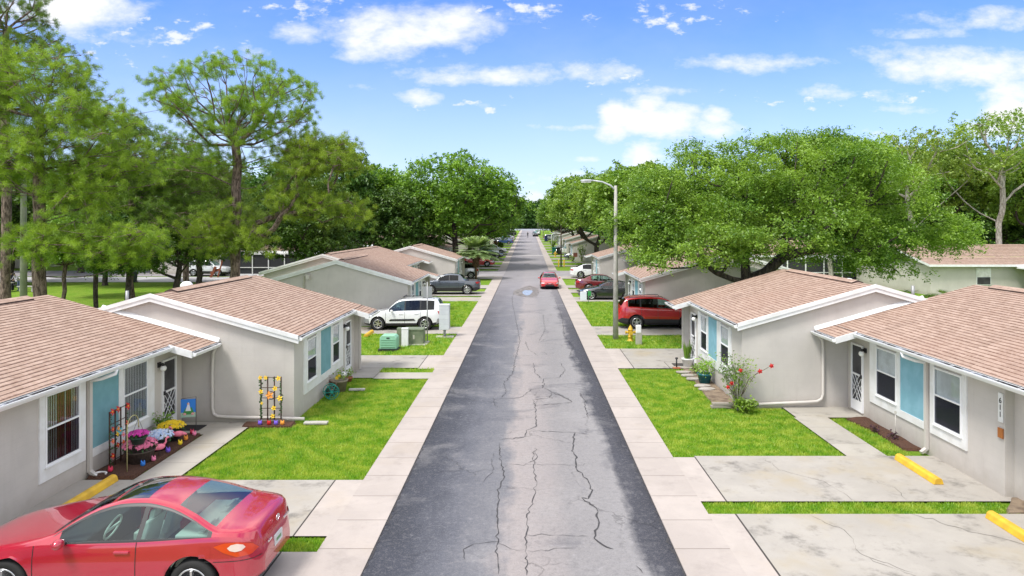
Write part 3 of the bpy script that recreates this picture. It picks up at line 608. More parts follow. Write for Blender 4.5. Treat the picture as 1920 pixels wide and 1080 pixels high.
    for it in items:
        k = it[0]
        if k == 'trim':     # flat white surround in pieces round the openings: (y0,y1,z0,z1,[openings y0,y1,z0])
            _, ya, yb, za, zb, ops = it; mb = MB(); ops = sorted(ops); cur = ya
            for (oa, ob, oz) in ops:
                fr(mb, cur, oa, za, zb, 0, .035); fr(mb, oa, ob, za, oz, 0, .035); cur = ob
            fr(mb, cur, yb, za, zb, 0, .035); mb.build('window_surround', TRIM, root)
        elif k == 'win':
            _, ya, yb, za, zb, style = it; mb = MB(); w = .045; zm = za+(zb-za)*.52
            frame(mb, ya, yb, za, zb, w, .002, .05); fr(mb, ya+w, yb-w, zm-.02, zm+.02, .02, .056); fr(mb, ya-.02, yb+.02, za-.03, za, .036, .075)
            o = mb.build('window', TRIM2, root)
            mb = MB(); fr(mb, ya+w, yb-w, zm+.02, zb-w, .030, .033); mb.build('pane', GLASS, o)
            mb = MB(); fr(mb, ya+w, yb-w, za+w, zm-.02, .036, .039); mb.build('pane', SCREEN if style != 'slats' else GLASS, o)
            mb = MB(); fr(mb, ya+w, yb-w, za+w, zb-w, .001, .004); mb.build('window_backing', {'slats': DARK, 'red': REDBACK}.get(style, BACK), o)
            mb = MB()
            if style in ('slats', 'red'):
                n = 14; yy = ya+w; st = (yb-ya-2*w)/n
                for i in range(n):
                    m = 0 if not (style == 'red' and i in (5, 6, 7, 9, 10)) else 1
                    fr(mb, yy+i*st+.01, yy+i*st+st*.50, za+w, zb-w, .008, .013, m)
                mb.build('blinds', [BLIND, REDCURT], o)
            else:
                fr(mb, ya+w+.03, yb-w-.03, (za+w if style == 'full' else zm), zb-w, .008, .013); mb.build('curtain', CURTAIN, o)
        elif k == 'panel':
            _, ya, yb, za, zb = it; mb = MB(); fr(mb, ya, yb, za, zb, .0, .02); mb.build('panel', panelm, root)
        elif k == 'door':
            _, ya, yb, za, zb = it; mb = MB(); frame(mb, ya, yb, za, zb, .055, .0, .05); fr(mb, ya+.055, yb-.055, za+.055, za+.32, .0, .045)
            d = mb.build('door', TRIM2, root); zm = za+(zb-za)*.54
            mb = MB(); fr(mb, ya+.05, yb-.05, za+.3, zb-.05, .002, .012); mb.build('door_screen', DARK if detail < 2 else m_screen, d)
            mb = MB(); fr(mb, ya+.055, yb-.055, zm-.02, zm+.03, .01, .05)
            y_, z_ = lambda t: ya+.06+t*(yb-ya-.12), lambda t: za+.32+t*(zm-za-.34)
            for (t0, q0, t1, q1) in ((0, 0, 1, 1), (1, 0, 0, 1), (.3, 0, 1, .7), (0, .3, .7, 1), (.7, 0, 0, .7), (1, .3, .3, 1)):
                mb.bar(W(uf-.03, y_(t0), z_(q0)), W(uf-.03, y_(t1), z_(q1)), .014)
            mb.build('door_grille', TRIM2, d)
            mb = MB(); hy = ya+.03 if s*0+1 else yb; hy = ya+.03; mb.box(*sorted((W(uf-.05, 0, 0)[0], W(uf-.1, 0, 0)[0])), hy-oy-.02, hy-oy+.02, zm-.06, zm+.05); mb.build('handle', BLACK, d)
        elif k == 'lamp':
            _, yy, zz = it; mb = MB(); c = W(uf-.02, yy, zz+.07); mb.box(c[0]-.03, c[0]+.03, c[1]-.06, c[1]+.06, c[2]-.07, c[2]+.07); mb.tube([c, W(uf-.13, yy, zz+.09), W(uf-.14, yy, zz+.04)], [.04, .04, .05], 8)
            q = mb.build('porch_light', BLACK, root); mb = MB(); mb.ball(W(uf-.14, yy, zz-.03), .088, 12); mb.build('globe', globe_m, q)
        elif k == 'pipe':   # downspout on the front wall with its elbow at the gutter
            _, yy = it; mb = MB(); z0 = zt(ue)-.12
            mb.tube([W(ue-.07, yy+.28, z0+.02), W(ue-.07, yy+.24, z0-.08), W((ue+uf)/2-.05, yy+.1, z0-.17), W(uf-.06, yy, z0-.2)], .045, 8, 1)
            x = sorted((W(uf-.015, 0, 0)[0], W(uf-.09, 0, 0)[0])); mb.box(x[0], x[1], yy-oy-.05, yy-oy+.05, .12, z0-.17)
            mb.bar(W(uf-.05, yy, .14), W(uf-.22, yy-.05, .05), .09, .07); mb.build('downspout', [PIPE, TRIM2], root)
        elif k == 'wing':
            _, ya, yb, u2 = it; mb = MB(); x = sorted((W(uf, 0, 0)[0], W(u2, 0, 0)[0])); mb.box(x[0], x[1], ya-oy, yb-oy, -.1, zt(u2)-.14)
            mb.build('wing_wall', wallm, root)
            mb = MB(); x = sorted((W(u2-.01, 0, 0)[0], W(u2-.085, 0, 0)[0])); mb.box(x[0], x[1], ya-oy+.02, ya-oy+.1, .08, zt(ue-ext)-.1); mb.build('downspout', PIPE, root)
    # downspout round the gable: down from the entry gutter of the neighbour then low along the wall
    return root, W, zt
mat_vent = mat('vent_edge', (.07, .045, .04), .9); globe_m = mat('opal_globe', (.85, .85, .84), .25)
m_screen = vary(mat('screen_mesh', rough=.6), (.03, .03, .033), (.06, .06, .065), 2, 3)
def std_items(y0, y1, style='half', fwd=True):
    d = y1-28.6
    return [('trim', 21.55+d, 26.1+d, .60, 2.36, [(21.84+d, 22.8+d, .93), (23.3+d, 24.5+d, .83), (24.68+d, 25.55+d, .93)]),
            ('win', 21.84+d, 22.8+d, .93, 2.3, style), ('panel', 23.3+d, 24.5+d, .83, 2.34), ('win', 24.68+d, 25.55+d, .93, 2.3, style),
            ('door', 26.45+d, 27.25+d, .12, 2.2), ('lamp', 26.3+d, 2.0), ('wing', 27.88+d, 28.02+d, 6.92)]
def rec_items(y1, uf, s, style='half', near=True):
    d = y1-22.35
    it = [('door', 21.25+d, 22.0+d, .1, 2.2), ('lamp', 21.1+d, 2.02),
          ('trim', 17.92+d, 20.82+d, .60, 2.42, [(17.98+d, 19.12+d, .8), (19.3+d, 20.42+d, .9)]), ('panel', 17.98+d, 19.12+d, .8, 2.4), ('win', 19.3+d, 20.42+d, .9, 2.34, style),
          ('pipe', 17.82+d), ('trim', 16.22+d, 17.7+d, .60, 2.42, [(16.4+d, 17.52+d, .88)]), ('win', 16.4+d, 17.52+d, .88, 2.34, style)]
    return it
GL = 'grey single-storey houses along the street'
L1, _, _ = house('grey house nearest on the left, its pink roof behind the crimson coupe', -1, 4.5, 20.6, 10.45, 14.45, 3.86, 10.0,
    [('door', 19.47, 20.22, .08, 2.1), ('lamp', 19.3, 1.95), ('trim', 16.28, 19.04, .42, 2.4, [(16.31, 17.39, .62), (17.56, 18.69, .74)]), ('panel', 16.31, 17.39, .62, 2.38), ('win', 17.56, 18.69, .74, 2.3, 'slats'),
     ('pipe', 16.2), ('trim', 14.56, 16.08, .44, 2.4, [(14.73, 15.87, .75)]), ('win', 14.73, 15.87, .75, 2.3, 'red')], near_gable=False)
L2, W2, z2 = house('grey gabled house on the left with the flower trellis against its windowless end wall', -1, 20.6, 28.6, 7.1, 11.4, 3.86, 6.93, std_items(20.6, 28.6))
R1, _, _ = house('grey house nearest on the right, number 611 on its corner above the yellow parking stops', 1, 4.5, 22.3, 10.45, 14.62, 4.02, 9.98, rec_items(22.35, 10.45, 1)[:], near_gable=False, recess=(14.95, .2))
R2, _, _ = house('grey gabled house on the right behind the red-flowering hibiscus', 1, 22.2, 30.3, 7.0, 11.3, 4.0, 6.82,
    [('trim', 23.45, 28.0, .62, 2.44, [(23.68, 24.68, 1.0), (25.2, 26.4, .92), (26.58, 27.5, 1.0)]), ('win', 23.68, 24.68, 1.0, 2.38, 'half'), ('panel', 25.2, 26.4, .92, 2.42), ('win', 26.58, 27.5, 1.0, 2.38, 'half'),
     ('door', 28.4, 29.2, .12, 2.25), ('lamp', 28.25, 2.1), ('wing', 29.62, 29.76, 6.78)])
L3, _, _ = house('grey gabled house on the left just beyond the white suv', -1, 40.2, 48.2, 7.1, 11.3, 3.84, 6.85, std_items(40.2, 48.2))
house('set-back grey house on the left, its wide roof rising behind the pickup', -1, 48.2, 66.1, 10.5, 14.5, 3.84, 10.0, rec_items(66.1, 10.5, -1), detail=1)
house('grey gabled house on the left before the side street, beside the silver hatchback', -1, 66.1, 74.2, 7.1, 11.4, 3.84, 6.9, std_items(66.1, 74.2), detail=1)
house('grey gabled house on the right whose dark end wall lies under the big oak', 1, 40.6, 48.6, 7.0, 11.2, 4.0, 6.7, std_items(40.6, 48.6), detail=1)
house('set-back grey house on the right beside the black sedan, mostly hidden by the big oak', 1, 48.6, 66.0, 10.4, 14.4, 4.0, 9.95, rec_items(66.0, 10.4, 1), detail=1)
house('grey gabled house on the right before the side street, beside the white sedan', 1, 66.0, 74.2, 7.0, 11.2, 4.0, 6.8, std_items(66.0, 74.2), detail=1)
nm = ['first', 'second', 'third', 'fourth', 'fifth', 'sixth']
for i, (a, b) in enumerate(((107, 115.5), (126, 134), (152, 160), (184, 192))):
    house('grey house on the right past the side street, %s in that row' % nm[i], 1, a, b, 7.1, 11.3, 3.95, 6.85, std_items(a, b), detail=0, vent=False)
for i, (a, b) in enumerate(((92, 100), (118, 126), (142, 150), (170, 178))):
    house('grey house on the left past the side street, %s in that row' % nm[i], -1, a, b, 11.0 if i == 0 else 8.5, 15.2, 3.9, 10.8 if i == 0 else 8.2, std_items(a, b)[:-1], detail=0, vent=False, entry=False)
# gable downspouts that run down and then low along the end walls
def gable_pipe(pts, parent, s):
    mb = MB(); mb.tube(pts, .05, 10); o = mb.build('downspout', PIPE, None); o.parent = parent; o.matrix_parent_inverse = Matrix.Translation(-Vector(parent.location)); return o
gable_pipe([(-9.42, 20.62, 2.3), (-9.52, 20.64, 2.1), (-9.55, 20.65, 1.6), (-9.55, 20.65, .42), (-9.5, 20.64, .26), (-9.38, 20.63, .19), (-9.0, 20.62, .17), (-6.75, 20.6, .12)], L2, -1)
gable_pipe([(9.45, 22.22, 2.36), (9.6, 22.24, 2.2), (9.62, 22.25, 1.9), (9.62, 22.25, .45), (9.56, 22.24, .3), (9.42, 22.24, .22), (9.1, 22.23, .20), (7.2, 22.22, .12)], R2, 1)
# flashing boards where the lower roofs meet the end walls
def flashing(s, yy, uA, uB, ur, zr, parent):
    mb = MB()
    n = [(uA, zr-SL*abs(uA-ur)), (uB, zr-SL*abs(uB-ur))]
    mb.add([(s*n[0][0], yy, n[0][1]+.02), (s*n[1][0], yy, n[1][1]+.02), (s*n[1][0], yy, n[1][1]+.13), (s*n[0][0], yy, n[0][1]+.13),
            (s*n[0][0], yy-.13, n[0][1]+.02), (s*n[1][0], yy-.13, n[1][1]+.02), (s*n[1][0], yy-.06, n[1][1]+.09), (s*n[0][0], yy-.06, n[0][1]+.09)],
           [(0,1,2,3),(4,5,6,7),(0,1,5,4),(3,2,6,7),(0,3,7,4),(1,2,6,5)])
    o = mb.build('flashing', TRIM, None); o.parent = parent; o.matrix_parent_inverse = Matrix.Translation(-Vector(parent.location))
flashing(-1, 20.72, 9.35, 12.9, 14.45, 3.86, L2); flashing(1, 22.32, 9.35, 12.9, 14.62, 4.02, R2)
# roof vents on the near roofs
def roof_bits(s, ur, y, parent, kind):
    mb = MB()
    if kind == 'dome': mb.lathe([(.0, .22), (.12, .2), (.2, .12), (.22, 0), (.12, -.02), (.12, -.3)], (s*(ur+.9), y, 3.72), 14)
    else: mb.tube([(s*(ur+.9), y, 3.4), (s*(ur+.9), y, 3.95)], .05, 8)
    o = mb.build('roof_vent', TRIM2 if kind == 'dome' else GREYMET, None); o.parent = parent; o.matrix_parent_inverse = Matrix.Translation(-Vector(parent.location))
roof_bits(-1, 11.4, 24.6, L2, 'dome'); roof_bits(-1, 11.4, 20.95, L2, 'pipe'); roof_bits(1, 11.3, 26.0, R2, 'dome'); roof_bits(1, 11.9, 22.7, R2, 'pipe')
mb = MB(); mb.tube([(-13.2, 40.25, 1.2), (-13.2, 40.25, 2.95), (-13.1, 40.2, 3.0), (-12.95, 40.2, 3.0)], .045, 8); mb.box(-13.05, -12.85, 40.05, 40.2, 2.75, 3.02)
o = mb.build('conduit', PIPE, None); o.parent = L3; o.matrix_parent_inverse = Matrix.Translation(-Vector(L3.location))
# number board on the right corner
def text_mesh(txt, size, name, m, loc, rot, parent=None, ext=.004):
    cu = bpy.data.curves.new(name, 'FONT'); cu.body = txt; cu.size = size; cu.extrude = ext; cu.align_x = 'CENTER'; cu.align_y = 'CENTER'; cu.space_line = .9
    t = bpy.data.objects.new(name+'_src', cu); COL.objects.link(t); bpy.context.view_layer.update()
    me = bpy.data.meshes.new_from_object(t.evaluated_get(bpy.context.evaluated_depsgraph_get())); bpy.data.objects.remove(t)
    me.materials.clear(); me.materials.append(m); o = bpy.data.objects.new(name, me); COL.objects.link(o); o.location = loc; o.rotation_euler = rot
    if parent is not None: o.parent = parent
    return o
nb = empty('number_board', (10.44, 15.06, 1.95), 0, 'white board with the house number 611 set vertically at the wall corner', 'house number')
mb = MB(); mb.box(-.02, .0, -.075, .075, -.32, .32); mb.build('board', TRIM, nb)
text_mesh('6\n1\n1', .17, 'digits', BLACK, (-.024, 0, 0), (R(90), 0, R(-90)), nb)
mb = MB(); mb.box(10.41, 10.44, 14.98, 15.14, 1.28, 1.5); tag(mb.build('wall_plaque', mat('orange_brown', (.38, .13, .03), .5), bevel=.004), 'small orange-brown plaque on the wall below the house number', 'plaque')

# ---- houses standing back from the street, roughly across the view
def back_house(label, x0, x1, yf, yb, ze, zr, porch=None, g=None):
    root = empty('house', ((x0+x1)/2, yf, 0), 0, label, 'house', 'houses behind the front row'); ox = (x0+x1)/2
    yr = (yf+yb)/2; s_ = (zr-ze)/(yr-yf); mb = MB()
    mb.box(x0+.4-ox, x1-.4-ox, .5, yb-yf-.5, -.1, ze-.05)
    for xx in (x0+.4, x1-.4): mb.add([(xx-ox, .5, ze-.1), (xx-ox, yb-yf-.5, ze-.1), (xx-ox, yr-yf, zr-.12)], [(0, 1, 2)])
    mb.build('wall', STUCCO_WARM, root); mb = MB()
    for (ya, yb_) in ((0, yr-yf), (yb-yf, yr-yf)):
        n = 14
        for i in range(n):
            a = ya+(yb_-ya)*i/n; b = ya+(yb_-ya)*(i+1)/n; za = ze+(zr-ze)*i/n+.02; zb = ze+(zr-ze)*(i+1)/n
            mb.add([(x0-ox, a, za), (x1-ox, a, za), (x1-ox, b, zb), (x0-ox, b, zb)], [(0, 1, 2, 3)])
    mb.build('roof', SHINGLE, root, recalc=False); mb = MB()
    mb.box(x0-.02-ox, x1+.02-ox, -.06, 0, ze-.17, ze+.015)
    for xx, d in ((x0, -.04), (x1, .04)):
        mb.add([(xx-ox, 0, ze-.15), (xx-ox, yr-yf, zr-.15), (xx-ox, yb-yf, ze-.15), (xx-ox, yb-yf, ze+.04), (xx-ox, yr-yf, zr+.04), (xx-ox, 0, ze+.04)], [(0, 1, 4, 5), (1, 2, 3, 4)])
        mb.add([(xx+d-ox, 0, ze-.15), (xx+d-ox, yr-yf, zr-.15), (xx+d-ox, yb-yf, ze-.15), (xx+d-ox, yb-yf, ze+.04), (xx+d-ox, yr-yf, zr+.04), (xx+d-ox, 0, ze+.04)], [(0, 1, 4, 5), (1, 2, 3, 4)])
    mb.build('fascia', TRIM, root)
    if g:
        for (xa, xb) in g:
            mb = MB(); mb.box(xa-ox-.06, xb-ox+.06, .44, .5, .85, 2.28); w = mb.build('window', TRIM, root)
            mb = MB(); mb.box(xa-ox, xb-ox, .42, .44, .92, 1.52); mb.build('pane', m_screen, w); mb = MB(); mb.box(xa-ox, xb-ox, .42, .44, 1.56, 2.22); mb.build('pane', CURTAIN, w)
    if porch:
        (xa, xb, d) = porch; mb = MB(); n = int((xb-xa)/1.6)
        mb.add([(xa-ox, -d, ze-.25), (xb-ox, -d, ze-.25), (xb-ox, .5, ze-.02), (xa-ox, .5, ze-.02), (xa-ox, -d, ze-.1), (xb-ox, -d, ze-.1), (xb-ox, .5, ze+.08), (xa-ox, .5, ze+.08)], [(0,1,2,3),(4,5,6,7),(0,1,5,4),(1,2,6,5),(0,3,7,4)])
        for i in range(n+1): x = xa+(xb-xa)*i/n-ox; mb.box(x-.05, x+.05, -d, -d+.1, 0, ze-.25)
        mb.box(xa-ox, xb-ox, -d+.01, -d+.09, .9, .98); mb.box(xa-ox, xb-ox, -d+.02, -d+.08, 0, .2)
        for yy in (-d/2, .3): mb.box(xa-ox-.04, xa-ox+.04, yy-.05, yy+.05, 0, ze-.2); mb.box(xb-ox-.04, xb-ox+.04, yy-.05, yy+.05, 0, ze-.2)
        pr = mb.build('porch', TRIM, root)
        mb = MB(); mb.box(xa-ox+.02, xb-ox-.02, -d+.12, -d+.14, .1, ze-.27); mb.box(xb-ox-.03, xb-ox-.01, -d+.14, .4, .1, ze-.27); mb.box(xa-ox+.01, xa-ox+.03, -d+.14, .4, .1, ze-.27); mb.build('porch_screen', m_dscreen, pr)
    return root
m_dscreen = mat('porch_screen', (.025, .025, .03), .5)
back_house('long pale house with a pink roof and windows at the far right edge', 33.5, 66, 57, 71, 2.6, 4.1, None, [(37.8, 38.9), (45, 46.1)])
pr = empty('carport', (47, 55.5, 0), 0, 'white flat carport roof in front of the long pale house at the right edge', 'carport'); mb = MB(); mb.box(-6.2, 6, -2.5, 1.5, 2.28, 2.42)
mb.build('roof', TRIM, pr); mb = MB()
for x in (-6, -3.5, 0, 3): mb.box(x-.08, x+.08, -2.4, -2.25, 0, 2.28)
mb.build('posts', TRIM, pr); mb = MB(); mb.box(-5.9, 5.9, -2.2, -2.18, .1, 2.2); mb.build('screen_wall', m_dscreen, pr)
back_house('whitish house with a dark screened porch behind the big oak on the right', 24.5, 41, 74, 86, 2.6, 4.1, (27, 36.5, 3.0), [(38, 39)])
back_house('pale house seen under the oak crown beyond the back street on the right', 16, 33, 108, 120, 2.6, 4.1)
back_house('grey house with a black screened porch behind the tall pine in the park', -46, -22.5, 82, 94, 2.7, 4.4, (-35.8, -24.6, 2.6))
back_house('white house with a screened porch at the far left edge of the park', -92, -66, 92, 104, 2.7, 4.3, (-88, -70, 2.6))
back_house('pale house with a white porch between the trees left of the front row', -26, -14.5, 108, 118, 2.7, 4.1, (-25, -17, 2.2))
back_house('tan house half hidden by the dark oaks at the centre of the park', -64, -50, 98, 110, 2.7, 4.2, (-62, -54, 2.0))
back_house('tan gabled house just right of the black screened porch', -20.5, -11.5, 92.5, 101, 2.6, 3.9) if False else None
# park street and back street
sheet('park_street', -130, -17, 70.5, 77.5, .004, vary(mat('pale_pavement', rough=.9), (.40, .39, .40), (.48, .47, .48), .4, 5))
sheet('back_street', 13, 130, 82, 90, .004, ASPH_OLD, ) if False else None
sheet('back_street', 22, 60, 93, 99, .09, ASPH_OLD)
# ------------------------------------------------------------------ trees
def rand_dirs(rs, n):
    v = rs.normal(size=(n, 3)); return v/np.linalg.norm(v, axis=1)[:, None]
def leaf_quads(rs, C, size, flat=.5):
    n = len(C); a = rand_dirs(rs, n); nrm = rand_dirs(rs, n); nrm[:, 2] = np.abs(nrm[:, 2])+flat; nrm /= np.linalg.norm(nrm, axis=1)[:, None]
    t = np.cross(nrm, a); t /= np.linalg.norm(t, axis=1)[:, None]+1e-9; b = np.cross(nrm, t)
    s = size*rs.uniform(.55, 1.3, n)[:, None]; L = t*s; Wd = b*s*.55
    V = np.stack([C-L, C+Wd*.9-L*.1, C+L, C-Wd*.9+L*.1], 1); return V.reshape(-1, 3)
def grow(trunk, targets, seed=0, sag=0.0, seg=.9, up=.25, bal=.55, okf=.35):
    """greedy branching: each target joins the nearest earlier node (branches bend upwards)"""
    rnd = random.Random(seed); nodes = [Vector(p) for p in trunk]; par = [-1]+list(range(len(trunk)-1)); tips = []
    ok0 = max(1, int(len(trunk)*okf)); T = sorted(targets, key=lambda t: (Vector(t)-nodes[-1]).length)
    usable = list(range(ok0, len(trunk))); dep = [0.0]*len(trunk)
    for t in T:
        t = Vector(t); best = None; bd = 1e9
        for i in usable:
            d = t-nodes[i]; L = d.length; c = L+1.3*max(0, -d.z+.1*L)+bal*dep[i]
            if c < bd: bd = c; best = i
        a = nodes[best]; d = t-a; L = d.length; n = max(1, int(L/seg)); prev = best
        side = Vector((rnd.gauss(0, 1), rnd.gauss(0, 1), 0))*.05*L
        for k in range(1, n+1):
            f = k/n; q = a+d*f+Vector((0, 0, 1))*(-up*L*f*(1-f)*1.2)*(1 if d.z > 0 else -1)+side*sin(pi*f)+Vector((rnd.gauss(0, .03), rnd.gauss(0, .03), rnd.gauss(0, .03)))*min(L, 1)
            if k == n: q = t
            dep.append(dep[prev]+(q-nodes[prev]).length); nodes.append(q); par.append(prev); prev = len(nodes)-1; usable.append(prev)
        tips.append(prev)
    return nodes, par, tips
def wood_mesh(name, nodes, par, tips, r0, m, parent, flare=1.35, rmin=.018, pw=.5, sides=7, twigs=()):
    n = len(nodes); cnt = [0]*n
    for t in tips: cnt[t] += 1
    for i in range(n-1, 0, -1): cnt[par[i]] += cnt[i]
    tot = max(1, cnt[0]); rad = [max(rmin, r0*(c/tot)**pw) for c in cnt]; rad[0] = r0*flare
    mb = MB()
    for i in range(1, n):
        p = par[i]; a, b = nodes[p], nodes[i]
        if (b-a).length < 1e-4: continue
        k = sides if rad[i] > .08 else (5 if rad[i] > .03 else 3)
        ra = min(rad[p], rad[i]*1.35) if p > 0 else rad[p]
        mb.tube([a-(b-a).normalized()*min(.03, ra*.3), b], [ra, rad[i]], k, cap=False)
    for a, b in twigs: mb.tube([a, b], [.016, .007], 3, cap=False)
    return mb.build(name, m, parent, recalc=False)
def trunk_path(x, y, h, lean=(0, 0), n=6, seed=0, z0=-.15):
    r = random.Random(seed); return [(x+lean[0]*(k/n)**1.3+r.gauss(0, .04)*(k > 0), y+lean[1]*(k/n)**1.3+r.gauss(0, .04)*(k > 0), z0+(h-z0)*k/n) for k in range(n+1)]
def crown_points(rs, ells, n, shell=.75):
    """points in a union of ellipsoids, biased to the outside; ells: (cx,cy,cz,rx,ry,rz)"""
    vol = np.array([e[3]*e[4]*e[5] for e in ells])**.67; out = []
    ks = rs.choice(len(ells), n, p=vol/vol.sum())
    for k in ks:
        e = ells[k]; d = rs.normal(size=3); d /= np.linalg.norm(d)
        if d[2] < -.35: d[2] *= -.5; d /= np.linalg.norm(d)
        r = shell+(1-shell)*rs.rand() if rs.rand() < .72 else rs.uniform(.3, 1); out.append([e[0]+d[0]*e[3]*r, e[1]+d[1]*e[4]*r, e[2]+d[2]*e[5]*r])
    return np.array(out)
def make_oak(name, ells, trunk_h, r0, nclump, per, leaf, leafm, barkm, seed, csize=.75, limb_n=60, lean=(0, 0), flat=.5, drop=.5, parent=None, forks=None, stray=.08, okf=.35, gate=-.72):
    rs = np.random.RandomState(seed)
    C = crown_points(rs, ells, nclump); ns_ = int(nclump*stray)
    if ns_: C[:ns_] = crown_points(rs, ells, ns_, 1.12)
    g1 = np.sin(C[:, 0]*1.25+seed)*np.sin(C[:, 1]*1.1+seed*2)+np.sin(C[:, 2]*1.7+seed*3)*np.sin(C[:, 0]*.7+C[:, 1]*.9); C = C[g1 > gate]
    root = parent
    tp = trunk_path(0, 0, trunk_h, lean, 5, seed)
    T = [tuple(c) for c in C[rs.choice(len(C), min(limb_n, len(C)), False)]]
    if forks: T = forks+T
    nodes, par, tips = grow(tp, T, seed, okf=okf); w = wood_mesh('trunk', nodes, par, tips, r0, barkm, root)
    # each clump: short drooping sprays of leaves
    nsub = max(3, per//9); out = []
    for c in C:
        rr = csize*rs.uniform(.6, 1.35)
        for _ in range(nsub):
            d = rs.normal(size=3); d /= np.linalg.norm(d); d[2] = d[2]*.55+.05
            a = c+d*rr*rs.uniform(.2, .75); b = c+d*rr*rs.uniform(.95, 1.35)-np.array([0, 0, drop*rr*rs.uniform(0, .5)])
            f = rs.rand(9, 1); P_ = a+(b-a)*f+rs.normal(size=(9, 3))*rr*.10; out.append(P_)
    L = np.concatenate(out); V = leaf_quads(rs, L, leaf, flat)
    cr = np_mesh('crown', V, 4, leafm, root); return w, cr
def thing_tree(name, loc, label, cat='tree', group=None, rz=0): return empty(name, loc, rz, label, cat, group)
def pine_tufts(rs, tips, dirs, per, nl, nw, spread=.15):
    n = len(tips)*per; C = np.repeat(tips, per, 0); D = np.repeat(dirs, per, 0)
    v = rand_dirs(rs, n)*1.0+D*.35+np.array([0, 0, .15]); v /= np.linalg.norm(v, axis=1)[:, None]
    L = nl*rs.uniform(.6, 1.15, n)[:, None]; st = C+rs.normal(size=(n, 3))*spread*.45
    s = np.cross(v, rand_dirs(rs, n)); s /= np.linalg.norm(s, axis=1)[:, None]+1e-9; s *= nw*rs.uniform(.7, 1.3, n)[:, None]
    V = np.stack([st-s*.5, st+s*.5, st+v*L+s*.15+np.array([0, 0, -.02])], 1); return V.reshape(-1, 3)
def make_pine(ells, trunk_h, r0, ntarget, tuft_n, per, nl, nw, seed, extra=(), lean=(0, 0), parent=None, shell=.7, leafm=None, clus=.55, limbs=(), bal=.75, gate=-.6):
    rs = np.random.RandomState(seed); C = crown_points(rs, ells, ntarget, shell)
    g1 = np.sin(C[:, 0]*1.5+seed)*np.sin(C[:, 1]*1.2+seed*2)+np.sin(C[:, 2]*1.9+seed*3)*np.sin(C[:, 0]*.8+C[:, 1]*.9); C = C[g1 > gate]
    tp = trunk_path(0, 0, trunk_h, lean, 9, seed)
    nodes, par, tips = grow(tp, [tuple(e) for e in limbs]+[tuple(c) for c in C]+[tuple(e) for e in extra], seed, up=.22, seg=.8, bal=bal)
    # twigs carrying the tufts
    base = len(nodes); tn = []; td = []
    for c in list(C)+list(extra):
        c = np.array(c)
        for _ in range(tuft_n):
            o = rs.normal(size=3)*clus*np.array([1, 1, .6]); t = c+o; tn.append(t); d = o+np.array([0, 0, .3]); td.append(d/(np.linalg.norm(d)+1e-6))
    tn = np.array(tn); td = np.array(td)
    tw = [(tuple(c), tuple(tn[i*tuft_n+j])) for i, c in enumerate(list(C)+list(extra)) for j in range(0, tuft_n, 2)]
    w = wood_mesh('trunk', nodes, par, tips, r0, BARK_PINE, parent, rmin=.016, pw=.5, twigs=tw)
    cr = np_mesh('crown', pine_tufts(rs, tn, td, per, nl, nw), 3, leafm or LEAF_PINE, parent); return w, cr
def XZ(px, py, Y): return ((px-990)*Y/1280, 6-(py-420)*Y/1280)
def E_(px, py, rx, ry, Y, x0, y0, dy=0, ryd=None):
    """ellipsoid seen at a pixel at distance Y, relative to a tree foot at (x0,y0)"""
    X, Z = XZ(px, py, Y+dy); k = (Y+dy)/1280
    return (X-x0, dy, Z, rx*k, (ryd if ryd else rx*k*.85), ry*k)
# --- the tall open pine (behind the second house on the left)
rs_ = np.random.RandomState(5)
def clumpx(px, py, Y, x0, n, sx, sz, dy=-.6): 
    e = E_(px, py, 1, 1, Y, x0, Y); return [(e[0]+rs_.normal()*sx, dy+rs_.normal()*.6, e[2]+rs_.normal()*sz) for _ in range(n)]
Y = 38; x0 = (440-990)*Y/1280
t = thing_tree('pine_tree', (x0, Y, 0), 'tall open-crowned pine with a domed top and long bare lower limbs, left of centre', group='pines in the park')
make_pine([E_(440, 185, 148, 72, Y, x0, Y), E_(400, 245, 112, 62, Y, x0, Y), E_(500, 240, 98, 62, Y, x0, Y)], 10.4, .25, 290, 6, 150, .20, .011, 11, parent=t, shell=.95, clus=.34, gate=-.32, lean=(.1, 0), extra=clumpx(420, 300, Y, x0, 26, 2.0, .5))
low = [E_(600, 330, 78, 85, Y, x0, Y), E_(550, 395, 75, 50, Y, x0, Y), E_(620, 400, 60, 55, Y, x0, Y), E_(545, 290, 70, 35, Y, x0, Y)]
make_pine(low, 5.2, .24, 230, 6, 120, .23, .012, 12, parent=t, shell=.7, clus=.42, bal=.3, limbs=[E_(532, 362, 1, 1, Y, x0, Y)[:3], E_(552, 372, 1, 1, Y, x0, Y)[:3], E_(330, 400, 1, 1, Y, x0, Y)[:3]], extra=clumpx(425, 432, Y, x0, 46, .95, .55, -.9)+clumpx(480, 455, Y, x0, 14, .7, .3, -.8))
# --- the big pine at the left edge
Y = 32; x0 = (73-990)*Y/1280
t = thing_tree('pine_tree', (x0, Y, 0), 'massive bright green pine with a thick trunk, nearest the left edge', group='pines in the park')
make_pine([E_(40, 170, 120, 100, Y, x0, Y), E_(150, 255, 125, 90, Y, x0, Y), E_(60, 330, 130, 80, Y, x0, Y), E_(150, 380, 90, 60, Y, x0, Y), E_(205, 330, 80, 70, Y, x0, Y), E_(-60, 240, 130, 150, Y, x0, Y, 1)], 11.0, .29, 760, 6, 100, .22, .012, 21, parent=t, shell=.7, clus=.38, gate=-.42,
          extra=clumpx(80, 450, Y, x0, 26, .6, .35)+clumpx(250, 462, Y, x0, 44, .8, .42)+clumpx(130, 455, Y, x0, 34, .7, .4)+clumpx(195, 440, Y, x0, 26, .7, .4))
